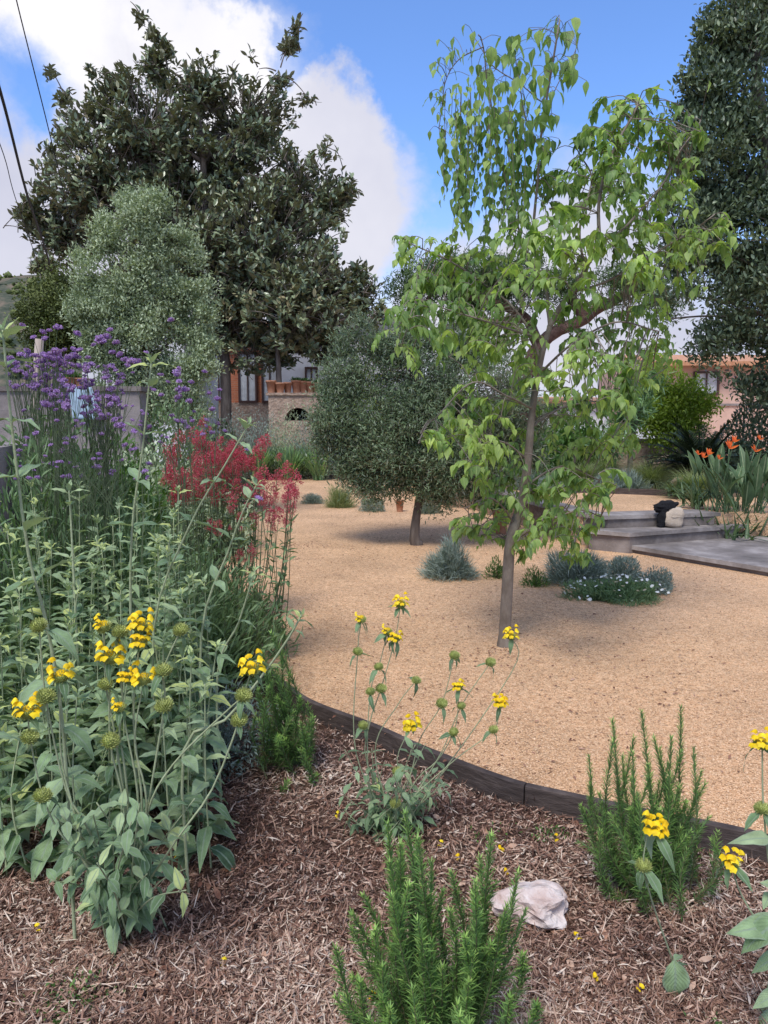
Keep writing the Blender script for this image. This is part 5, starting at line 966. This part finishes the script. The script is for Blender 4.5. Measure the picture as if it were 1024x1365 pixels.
# cycad
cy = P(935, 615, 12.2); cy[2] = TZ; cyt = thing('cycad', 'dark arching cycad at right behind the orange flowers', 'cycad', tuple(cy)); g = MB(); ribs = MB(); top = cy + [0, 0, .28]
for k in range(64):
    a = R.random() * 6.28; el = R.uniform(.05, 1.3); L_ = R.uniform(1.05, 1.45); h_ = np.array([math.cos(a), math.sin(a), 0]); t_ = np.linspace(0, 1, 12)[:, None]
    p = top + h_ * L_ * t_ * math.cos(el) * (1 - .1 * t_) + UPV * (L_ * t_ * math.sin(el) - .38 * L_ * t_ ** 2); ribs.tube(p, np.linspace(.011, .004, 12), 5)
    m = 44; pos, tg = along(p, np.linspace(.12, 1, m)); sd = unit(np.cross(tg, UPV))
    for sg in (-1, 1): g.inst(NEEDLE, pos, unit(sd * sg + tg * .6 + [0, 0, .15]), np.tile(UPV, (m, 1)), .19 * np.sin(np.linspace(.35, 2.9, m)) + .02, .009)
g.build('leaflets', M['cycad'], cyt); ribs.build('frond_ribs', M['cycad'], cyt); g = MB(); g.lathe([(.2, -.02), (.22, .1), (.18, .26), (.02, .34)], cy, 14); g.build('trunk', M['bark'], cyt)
# bird of paradise
bp_ = P(975, 690, 9.3); bp_[2] = .0; bt = thing('bird_of_paradise', 'bird of paradise with orange flowers right of the steps', 'flowering plant', tuple(bp_)); PAD = [leaf_tpl([.25, .8, 1, .95, .8, .5, .05], f_, d_) for f_, d_ in ((.9, .12), (.6, .3), (1, -.05))]
g = MB(); lv = MB()
for k in range(46):
    a = R.random() * 6.28; s = R.uniform(0, .3) ; b = bp_ + np.array([R.normal(0, .2), R.normal(0, .12), 0]); h_ = R.uniform(.35, .85); e = b + np.array([math.cos(a) * s * 1.3, math.sin(a) * s, h_]); p = smooth_path([b, (b + e) / 2 + [0, 0, .05], e], 8); g.tube(p, np.linspace(.011, .006, len(p)), 5)
    d = unit(p[-1] - p[-2]) + [math.cos(a) * .15, math.sin(a) * .15, .4]; lv.inst(PAD, e[None], d[None], np.array([[-math.cos(a), -math.sin(a) - .6, .3]]), np.array([R.uniform(.28, .42)]), np.array([R.uniform(.04, .06)]))
n = 120; blades(lv, bp_ + np.array([-.1, -.1, 0]), n, (.3, .55), .022, 1.0, BLADE, 1.0, .2); g.build('stalks', M['paddle'], bt); lv.build('leaves', M['paddle'], bt)
def strel():
    g = MB()
    for k in range(7): g.inst([leaf_tpl([.3, .9, 1, .5, .02], .5, .1)], np.array([[0, 0, 0.]]), np.array([[-.2 + .1 * k, R.normal(0, .25), .9 - .12 * k]]), np.array([[0, -1., .1]]), .11, .013)
    return g.mesh('orange_flower', M['orange'])
SM = strel()
for x, y, s in ((972, 592, 1.15), (944, 600, .8), (937, 604, .7), (1006, 596, .9), (958, 606, .6), (978, 583, .8), (930, 600, .6), (1012, 580, .6)):
    e = P(x, y + 6, 9.2); b = bp_ + [R.normal(0, .15), 0, 0]; m_ = MB(); m_.tube(smooth_path([b, (b + e) / 2, e], 8), .007, 5); m_.build('flower_stalk', M['paddle'], bt); place(SM, 'orange_flower', bt, e, (0, 0, R.normal(0, .3)), s)
mound('low_green_plant', 'low leafy green plant in front of the bird of paradise', 'shrub', at(985, 712, 0), .4, .36, 900, BLADE, (.15, .3), .014, 'paddle', .8, None)
mound('ground_cover_plant', 'yellow-green low plant at the right edge by the boulder', 'shrub', at(1035, 712, 0), .35, .3, 1600, LANCE, (.05, .1), .012, 'lime', .5, None)
# yellow-green citrus and other far shrubs
tree('citrus_tree', 'yellow-green rounded citrus in front of the pink house', 'tree', tuple(P(895, 620, 15) * [1, 1, 0] + [0, 0, TZ - .05]), [P(895, 620, 15) * [1, 1, 0] + [0, 0, TZ - .05], P(893, 580, 15), P(890, 540, 15)], [(880, 540, 32), (905, 530, 34), (920, 545, 26), (865, 555, 26), (890, 570, 34), (915, 570, 26), (875, 515, 18), (940, 540, 16)], 15., 1500, 0, M['lime'], M['bark'], .05, per=8, spread=.08, ll=(.06, .1), lw=.2, tpl=LANCE, gap=.05, maxtwig=120, seed=9)
tree('pale_shrub_tree', 'thin bare-stemmed shrub with long pale leaves left of the citrus', 'tree', tuple(P(838, 625, 13) * [1, 1, 0] + [0, 0, TZ]), [P(838, 625, 13) * [1, 1, 0] + [0, 0, TZ], P(845, 580, 13), P(855, 530, 13), P(868, 505, 13)], [(865, 510, 16), (850, 540, 20), (835, 560, 22), (815, 590, 22), (870, 490, 10), (830, 530, 18)], 13., 330, 0, M['iris'], M['bark_celtis'], .05, per=8, spread=.05, ll=(.12, .22), lw=.06, tpl=LANCE, gap=.1, maxtwig=60, seed=12)
for lab, px, d, r, py_, rz, mt in (('dense green shrub behind the young tree at centre right', 760, 15, .9, 620, 1.5, 'green'), ('dark shrub behind the olive at right', 650, 16, 1.0, 620, 1.6, 'olive'), ('dark shrub mass behind the olive crown', 540, 19.5, 1.6, 600, 2.0, 'olive'), ('dark green shrub at the back of the terrace right edge', 1010, 14, .8, 600, 1.4, 'dark'), ('pale green shrub behind the olive top left', 485, 22, 1.0, 560, 4.3, 'lime'), ('green shrub behind the terrace wall at centre', 700, 14, .7, 620, 1.0, 'green')):
    b = P(px, py_, d); b[2] = TZ - .05 if px > 600 else -.15; mound('background_shrub', lab, 'shrub', b, r, rz, 6500, LANCE, (.07, .13), .017, mt, .3, 'background shrubs', rnd=.6)
# irises and the clipped grey hedge in front of the oven
for i_, (px, lab) in enumerate(((345, 'sword-leaved iris clump at left in front of the grey hedge'), (365, 'sword-leaved iris clump, second from left'), (386, 'bright sword-leaved iris clump in the middle'), (405, 'bright sword-leaved iris clump beside the olive crown'), (425, 'iris clump half hidden by the olive crown'), (322, 'iris clump behind the red valerian spike'))):
    b = G(px, 640 - (i_ % 2) * 3); b[2] = -.01; grassclump(lab, b, .85, 260, 'iris', .022, .55, 'iris_clump', 'iris clumps at the far end of the gravel', 'iris', [leaf_tpl([.9, 1, .95, .8, .5, .02], .3, q) for q in (.02, .1, .35, .05)])
for px, lab in ((350, 'clipped grey-green hedge bush in front of the stone oven at left'), (385, 'clipped grey-green hedge bush in front of the stone oven middle'), (418, 'clipped grey-green hedge bush in front of the stone oven right'), (312, 'clipped grey-green hedge bush left of the stone oven')):
    b = P(px, 600, 19.6); b[2] = -.1; mound('lavender_hedge_bush', lab, 'shrub', b, .75, 1.68, 5200, SMALL, (.05, .09), .009, 'silver' if px != 385 else 'grey', .6, 'grey hedge bushes', rnd=.4)
fe = thing('far_gravel_edging', 'dark edging strip at the far end of the gravel below irises', 'garden edging', tuple(G(380, 638))); g = MB(); g.box(G(380, 638) + [0, 0, .03], (3.4, .05, .14)); g.build('board', M['timber'], fe, False)
# ================================================================== BUILDINGS
def wall_box(name, parent, x0, x1, y0, y1, z0, z1, mat): g = MB(); g.box(((x0 + x1) / 2, (y0 + y1) / 2, (z0 + z1) / 2), (x1 - x0, y1 - y0, z1 - z0)); return g.build(name, mat, parent, False)
def window(parent, x0, x1, z0, z1, y, mat='frame', bars=1, curtain=True):
    f = MB(); w = .07
    for (a, b, c, d) in ((x0, x1, z1 - w, z1), (x0, x1, z0, z0 + w), (x0, x0 + w, z0 + w, z1 - w), (x1 - w, x1, z0 + w, z1 - w)): f.box(((a + b) / 2, y - .03, (c + d) / 2), (b - a, .09, d - c))
    for k in range(bars): xx = x0 + (x1 - x0) * (k + 1) / (bars + 1); f.box((xx, y - .03, (z0 + z1) / 2), (.045, .07, z1 - z0 - 2 * w))
    fo = f.build('window', M[mat], parent, False); g = MB(); g.box(((x0 + x1) / 2, y + .0, (z0 + z1) / 2), (x1 - x0 - 2 * w, .02, z1 - z0 - 2 * w)); go_ = g.build('pane', M['glass'], fo, False); go_.location = go_.location
    for m_, src in ((go_, None),): 
        off = np.array(parent['_base']); m_.data.transform(__import__('mathutils').Matrix.Translation(tuple(-off)))
    if curtain:
        c = MB(); n_ = 26; xx = np.linspace(x0 + w, x1 - w, n_); yy = y - .018 + .006 * np.sin(np.arange(n_) * 1.9); V_ = np.vstack([np.c_[xx, yy, np.full(n_, z0 + w)], np.c_[xx, yy, np.full(n_, z1 - w)]]) - off
        c.add(V_, [(i, i + 1, n_ + i + 1, n_ + i) for i in range(n_ - 1)]); c.build('curtain', M['curtain'], fo)
# brick house (left)
HD = 28.0; x0 = P(285, 500, HD)[0]; x1 = P(372, 500, HD)[0]; zt = P(300, 440, HD)[2]; zf = P(300, 533, HD)[2]
bh = thing('brick_house', 'orange brick house with tall windows behind the dark tree', 'house', (x0, HD, -.15))
wall_box('wall', bh, x0, x1, HD, HD + 5, -.15, zt, M['brick']); wall_box('plinth', bh, x0 - .05, x1, HD - .06, HD - .001, -.15, zf - .1, M['rub'])
window(bh, P(318, 500, HD)[0], P(343, 500, HD)[0], zf - .1, P(0, 470, HD)[2], HD - .04, 'frame', 1); window(bh, P(349, 500, HD)[0], P(371, 500, HD)[0], zf - .1, P(0, 470, HD)[2], HD - .04, 'frame', 1); window(bh, P(290, 500, HD)[0], P(301, 500, HD)[0], zf, P(0, 470, HD)[2], HD - .04, 'frame', 0)
g = MB(); g.box(((x0 + x1) / 2, HD + 2.3, zt + .12), (x1 - x0 + .6, 6, .24)); g.build('roof', M['roof'], bh, False)
zt_ = 0; wx0, wx1 = x1 + .02, P(560, 500, HD)[0]
wh_ = thing('white_house', 'white rendered house between the dark tree and the olive', 'house', (wx0, HD, -.15)); wall_box('wall', wh_, wx0, wx1, HD - .3, HD + 5, -.15, P(0, 425, HD)[2], M['white']); window(wh_, P(408, 500, HD)[0], P(425, 500, HD)[0], P(0, 530, HD)[2], P(0, 490, HD)[2], HD - .34, 'frame', 1)
window(wh_, P(500, 500, HD)[0], P(545, 500, HD)[0], P(0, 545, HD)[2], P(0, 500, HD)[2], HD - .34, 'frame', 2)
g = MB(); g.box(((wx0 + wx1) / 2, HD + 2.2, P(0, 425, HD)[2] + .1), (wx1 - wx0 + .3, 6, .2)); g.build('roof', M['white'], wh_, False)
# stone oven
OV = 20.6; ox0, ox1 = P(358, 540, OV)[0], P(436, 540, OV)[0]; oz = P(0, 540, OV)[2]; ot = thing('stone_oven', 'rustic stone barbecue with dark arched opening behind the irises', 'barbecue', (ox0, OV, -.1)); g = MB()
ac = P(397, 560, OV)[0]; ar = 17 * pxm(OV) ; az = P(0, 560, OV)[2]; top_ = P(0, 527, OV)[2]; xs_ = [ox0, ac - ar]; 
g.box(((ox0 + ac - ar) / 2, OV + .5, (top_ - .1) / 2), (ac - ar - ox0, 1, top_ + .1)); g.box(((ac + ar + ox1) / 2, OV + .5, (top_ - .1) / 2), (ox1 - ac - ar, 1, top_ + .1))
nA = 14; th = np.linspace(math.pi, 0, nA); V = []
for t_ in th: V += [(ac + ar * math.cos(t_), OV, az + ar * .95 * math.sin(t_)), (ac + ar * math.cos(t_), OV, top_), (ac + ar * math.cos(t_), OV + .9, az + ar * .95 * math.sin(t_)), (ac + ar * math.cos(t_), OV + 1, top_)]
q = []
for i in range(nA - 1): a_ = 4 * i; b_ = a_ + 4; q += [(a_, b_, b_ + 1, a_ + 1), (a_ + 1, b_ + 1, b_ + 3, a_ + 3), (b_, a_, a_ + 2, b_ + 2)]
g.add(V, q); g.box((ac, OV + .5, (az - .12) / 2), (2 * ar - .004, .96, az + .1)); g.build('stone_body', M['rub'], ot, False)
g = MB(); g.box((ac, OV + .88, az + .12), (2 * ar, .04, ar * 2)); g.build('hearth_back', M['shadow'], ot, False)  # back panel of the opening, darkness painted on as shade
g = MB(); g.box(((ox0 + ox1) / 2, OV + .5, top_ + .035), (ox1 - ox0 + .12, 1.1, .07)); g.build('ledge', M['rub'], ot, False)
zl = top_ + .072
for lab, px, r, h, hz_, dy in (('big terracotta pot at the left end of the oven ledge', 362, .14, .34, zl, .1), ('terracotta pot second from left on the oven ledge', 366, .12, .3, zl + .0, .5), ('squat terracotta pot on the oven ledge in front', 374, .13, .28, zl, .1), ('terracotta pot beside the middle of the oven ledge', 384, .12, .3, zl, .3), ('wide terracotta trough pot at the middle of the ledge', 396, .15, .36, zl, .4), ('terracotta pot right of the trough pot', 406, .13, .34, zl, .4), ('terracotta pot fourth from right, against the white wall', 415, .12, .32, zl, .3), ('round terracotta pot near the right end of the ledge', 424, .13, .28, zl, .1), ('terracotta pot at the right end, touched by olive leaves', 432, .12, .3, zl, .3)):
    b = P(px, 520, OV + .2 + dy); pot(lab, (b[0], OV + .15 + dy, hz_), r, h, 'terracotta pots on the stone oven', plant=.6 if px in (396, 406, 424) else None)
# middle low white building
MDD = 22.; mx0, mx1 = P(615, 540, MDD)[0], P(812, 540, MDD)[0]; mw = thing('low_white_building', 'low white building with orange tile edge behind the young tree', 'building', (mx0, MDD, TZ - .05)); wall_box('wall', mw, mx0, mx1, MDD, MDD + 3, TZ - .05, P(0, 532, MDD)[2], M['white']); g = MB(); zt = P(0, 532, MDD)[2]
V = [(mx0 - .2, MDD - .25, zt - .02), (mx1 + .2, MDD - .25, zt - .02), (mx1 + .2, MDD + 3, zt + .16), (mx0 - .2, MDD + 3, zt + .16), (mx0 - .2, MDD - .25, zt - .12), (mx1 + .2, MDD - .25, zt - .12), (mx1 + .2, MDD + 3, zt + .06), (mx0 - .2, MDD + 3, zt + .06)]
g.add(V, [(0, 1, 2, 3), (7, 6, 5, 4), (4, 5, 1, 0), (5, 6, 2, 1), (6, 7, 3, 2), (7, 4, 0, 3)]); g.build('roof', M['roof'], mw, False)
for a, b in ((735, 745),): window(mw, P(a, 540, MDD)[0], P(b, 540, MDD)[0], P(0, 548, MDD)[2], P(0, 540, MDD)[2], MDD - .04, 'frame', 0, False)
# grey-white boundary wall and brown retaining wall
bw = thing('boundary_wall', 'pale boundary wall behind the terrace garden', 'wall', (P(800, 580, 19)[0], 19, TZ)); wall_box('wall', bw, P(700, 580, 19)[0], P(900, 580, 19)[0], 19, 19.25, TZ - .05, P(0, 568, 19)[2], M['white'])
bw2 = thing('brown_garden_wall', 'low brown-red garden wall behind the feather grass', 'wall', (P(850, 600, 15.6)[0], 15.6, TZ)); wall_box('wall', bw2, P(690, 600, 15.6)[0], P(960, 600, 15.6)[0], 15.6, 15.85, TZ - .05, P(0, 588, 15.6)[2], M['rub']); wall_box('coping', bw2, P(690, 600, 15.6)[0], P(960, 600, 15.6)[0], 15.56, 15.9, P(0, 588, 15.6)[2] + .002, P(0, 585, 15.6)[2], M['stone'])
# pink house
PD = 25.; px0, px1 = P(868, 500, PD)[0], P(1120, 500, PD)[0]; ph = thing('pink_house', 'pale pink house with dark framed window at upper right', 'house', (px0, PD, TZ)); zt = P(0, 483, PD)[2]; wall_box('wall', ph, px0, px1, PD, PD + 6, TZ - .05, zt, M['pink'])
window(ph, P(924, 500, PD)[0], P(958, 500, PD)[0], P(0, 527, PD)[2], P(0, 495, PD)[2], PD - .04, 'frame', 1)
wall_box('string_course', ph, px0 - .02, px1, PD - .05, PD - .001, P(0, 541, PD)[2], P(0, 538, PD)[2], M['greywall'])
g = MB(); V = [(px0 - .4, PD - .5, zt), (px1, PD - .5, zt), (px1, PD + 3, zt + .5), (px0 - .4, PD + 3, zt + .5), (px0 - .4, PD - .5, zt - .14), (px1, PD - .5, zt - .14), (px1, PD + 3, zt + .36), (px0 - .4, PD + 3, zt + .36)]
g.add(V, [(0, 1, 2, 3), (7, 6, 5, 4), (4, 5, 1, 0), (5, 6, 2, 1), (6, 7, 3, 2), (7, 4, 0, 3)]); g.build('roof', M['roof'], ph, False)
# old wall at far left with timber post, pots and blue cloth
ow = thing('old_garden_wall', 'weathered grey-mauve garden wall along the left edge', 'wall', (-2.6, 5.2, -.1)); g = MB(); a_ = np.array([-2.35, 3.4]); b_ = np.array([-3.35, 6.9]); dW_ = (b_ - a_) / np.linalg.norm(b_ - a_); nn_ = np.array([dW_[1], -dW_[0]]) * .1
g.prism(ccw([tuple(a_ + nn_), tuple(b_ + nn_), tuple(b_ - nn_), tuple(a_ - nn_)]), -.12, 1.3); g.build('wall', M['greywall'], ow, False)
b = P(49, 480, 6.6); tp_ = thing('timber_post', 'leaning pale timber post top above the verbenas', 'post', (b[0], 6.6, -.1)); g = MB(); g.tube([(b[0] - .12, 6.6, -.1), P(48, 520, 6.6), P(53, 452, 6.6)], .036, 10); g.build('post', M['post'], tp_)
cl = MB(); n_ = 16; U, V = np.meshgrid(np.linspace(0, 1, n_), np.linspace(0, 1, n_)); U, V = U.ravel(), V.ravel(); pA, pB, pC_ = P(90, 516, 8.94), P(122, 516, 8.94), P(97, 558, 8.9); pD_ = P(138, 560, 8.9)
S_ = (pA[None] * ((1 - U) * (1 - V))[:, None] + pB[None] * (U * (1 - V))[:, None] + pC_[None] * ((1 - U) * V)[:, None] + pD_[None] * (U * V)[:, None]); S_[:, 1] += .015 * np.sin(U * 18) * V; k = (np.arange(n_ - 1)[:, None] * n_ + np.arange(n_ - 1)[None]).ravel()
cl.add(S_, np.stack([k, k + n_, k + n_ + 1, k + 1], -1)); o = cl.build('hanging_cloth', M['blue'], None); md = o.modifiers.new('thickness', 'SOLIDIFY'); md.thickness = .008; tag(o, 'pale blue cloth hanging over the grey wall behind the verbenas', 'cloth')
sz = P(0, 515, 9)[2]; lw_ = thing('low_render_wall', 'mauve-grey garden wall behind the purple verbenas carrying two pots', 'wall', (P(60, 500, 9)[0], 9, -.15)); wall_box('wall', lw_, P(-60, 500, 9)[0], P(185, 500, 9)[0], 9, 9.25, -.15, sz - .06, M['greywall']); wall_box('coping', lw_, P(-60, 500, 9)[0] - .02, P(185, 500, 9)[0] + .03, 8.97, 9.28, sz - .058, sz, M['stone'])
pot('orange terracotta pot on the wall behind the verbenas, left one', (P(94, 490, 9.1)[0], 9.1, sz), .07, .11, 'terracotta pots on the grey wall', plant=.8); pot('redder terracotta pot on the wall behind the verbenas, right one', (P(108, 490, 9.1)[0], 9.1, sz), .085, .1, 'terracotta pots on the grey wall')
# pale house behind the left trees
lh = thing('pale_far_house', 'pale wall of a house glimpsed behind the verbenas', 'house', (P(160, 500, 20)[0], 20, -.15)); wall_box('wall', lh, P(110, 500, 20)[0], P(246, 500, 20)[0], 20, 24, -.15, P(0, 438, 20)[2], M['white']); wall_box('roof', lh, P(105, 500, 20)[0], P(250, 500, 20)[0], 19.8, 24.2, P(0, 438, 20)[2] + .003, P(0, 433, 20)[2], M['roof'])
for lab, px, d, r, rz, mt in (('dark green shrub at the left behind the old wall', 20, 11, 1.2, 1.6, 'dark'), ('green shrub in front of the grey wall below the grey tree', 195, 8.2, .7, 1.5, 'grey'), ('green shrub under the dark tree by the brick house', 290, 13, .8, 1.4, 'dark'), ('grey-green shrub behind the red valerian', 270, 8.5, .7, .95, 'grey'), ('darker green shrub between the verbena and the valerian', 222, 9.3, .8, 1.75, 'valleaf'), ('tall green shrub behind the densest verbena', 75, 6.3, .6, 1.75, 'valleaf'), ('second tall green shrub behind the verbena, nearer the bed edge', 145, 6.6, .6, 1.6, 'green')):
    b = P(px, 600, d); b[2] = -.15; mound('background_shrub', lab, 'shrub', b, r, rz, 5200, LANCE, (.05, .1), .014, mt, .3, 'background shrubs', rnd=.6)
# ================================================================== BAG, JACKET, CABLES, FALLEN PETALS
def blobmesh(name, c, s, mat, seed, amp=.12, f=3., power=1.0, sub=4):
    bm = bmesh.new(); bmesh.ops.create_icosphere(bm, subdivisions=sub, radius=1.0); V = np.array([v.co for v in bm.verts]); n_ = V.copy()
    V = np.sign(V) * np.abs(V) ** power; V += n_ * (wob(V, f, seed) * amp + wob(V, f * 3, seed + 1) * amp * .35)[:, None]; V *= s
    V[:, 2] = np.maximum(V[:, 2], -s[2] * .86)
    for v_, q_ in zip(bm.verts, V): v_.co = q_
    for f_ in bm.faces: f_.smooth = True
    me = bpy.data.meshes.new(name); bm.to_mesh(me); bm.free(); me.materials.append(mat); return me
bgp = G(899, 703, .24); bgp = bgp + back * .06
bo = bpy.data.objects.new('canvas_bag', blobmesh('canvas_bag', 0, np.array([.13, .1, .125]), M['bag'], 4, .07, 2.5, .5)); C.objects.link(bo); bo.location = (bgp[0], bgp[1], .24 + .112); bo.rotation_euler = (0, .12, .2); tag(bo, 'beige canvas bag sitting on the lower stone step', 'bag')
jk = blobmesh('black_jacket', 0, np.array([.16, .09, .075]), M['black'], 9, .16, 3.5)
jo = bpy.data.objects.new('black_jacket', jk); C.objects.link(jo); jo.location = (bgp[0] - .08, bgp[1] - .01, .24 + .245); jo.rotation_euler = (.1, -.1, .3); tag(jo, 'black fleece jacket bundled over the beige bag on the steps', 'jacket')
fl_ = bpy.data.objects.new('bag_flap', blobmesh('bag_flap', 0, np.array([.135, .108, .018]), M['bag'], 6, .05, 3, .6)); C.objects.link(fl_); fl_.parent = bo; fl_.location = (0, 0, .02)
g = blobmesh('sleeve', 0, np.array([.05, .06, .13]), M['black'], 12, .14, 3.5); so = bpy.data.objects.new('sleeve', g); C.objects.link(so); so.parent = jo; so.location = (-.07, -.04, -.12); so.rotation_euler = (0, .25, 0)
for lab, pts, r in (('thin overhead cable nearest the corner of the sky, upper one', [(15, -40, 10), (22, 0, 10.3), (68, 185, 13), (100, 320, 16), (125, 420, 19)], .009), ('thick black overhead cable at the left edge', [(-60, -60, 8), (0, 120, 10), (35, 255, 13), (60, 330, 16), (90, 430, 20)], .022), ('thin overhead cable lowest at the left edge', [(-80, 0, 9), (0, 192, 11), (20, 262, 13), (50, 350, 17), (70, 420, 20)], .007)):
    m_ = MB(); p = smooth_path([P(x, y, d) for x, y, d in pts], 30); m_.tube(p, r, 6); o = m_.build('overhead_cable', M['cable'], None); tag(o, lab, 'cable', 'overhead cables')
pet = [(50, 1250, 'by the front sage'), (300, 1300, 'alone in open mulch at lower left'), (446, 1093, 'in mulch left of the centre sage'), (587, 1133, 'between centre sage and front rosemary'), (613, 1154, 'behind the front rosemary tips'), (665, 1140, 'above the quartz rock to the left'), (680, 1168, 'just left of the quartz rock'), (745, 1130, 'by the weeds under the edging'), (768, 1262, 'to the right of the quartz rock'), (850, 1325, 'near the hanging sage leaf'), (800, 1310, 'in mulch at lower right'), (230, 1075, 'close to the left rosemary'), (495, 1335, 'inside the front rosemary'), (240, 1145, 'beside the leafy foot of the left sage')]
for x, y, w_ in pet:
    m_ = MB(); floret(m_, np.zeros(3), 0, 0, 1.1, R.random()); b = bedpt(x, y); me = m_.mesh('fallen_petal', M['yellow']); o = bpy.data.objects.new('fallen_petal', me); C.objects.link(o); o.location = (b[0], b[1], b[2] + .022); o.rotation_euler = (R.uniform(-.6, .6), R.uniform(-.6, .6), R.random() * 6); tag(o, 'fallen yellow petal ' + w_, 'petal', 'fallen yellow petals')
for o in bpy.data.objects:
    if '_base' in o.keys(): del o['_base']
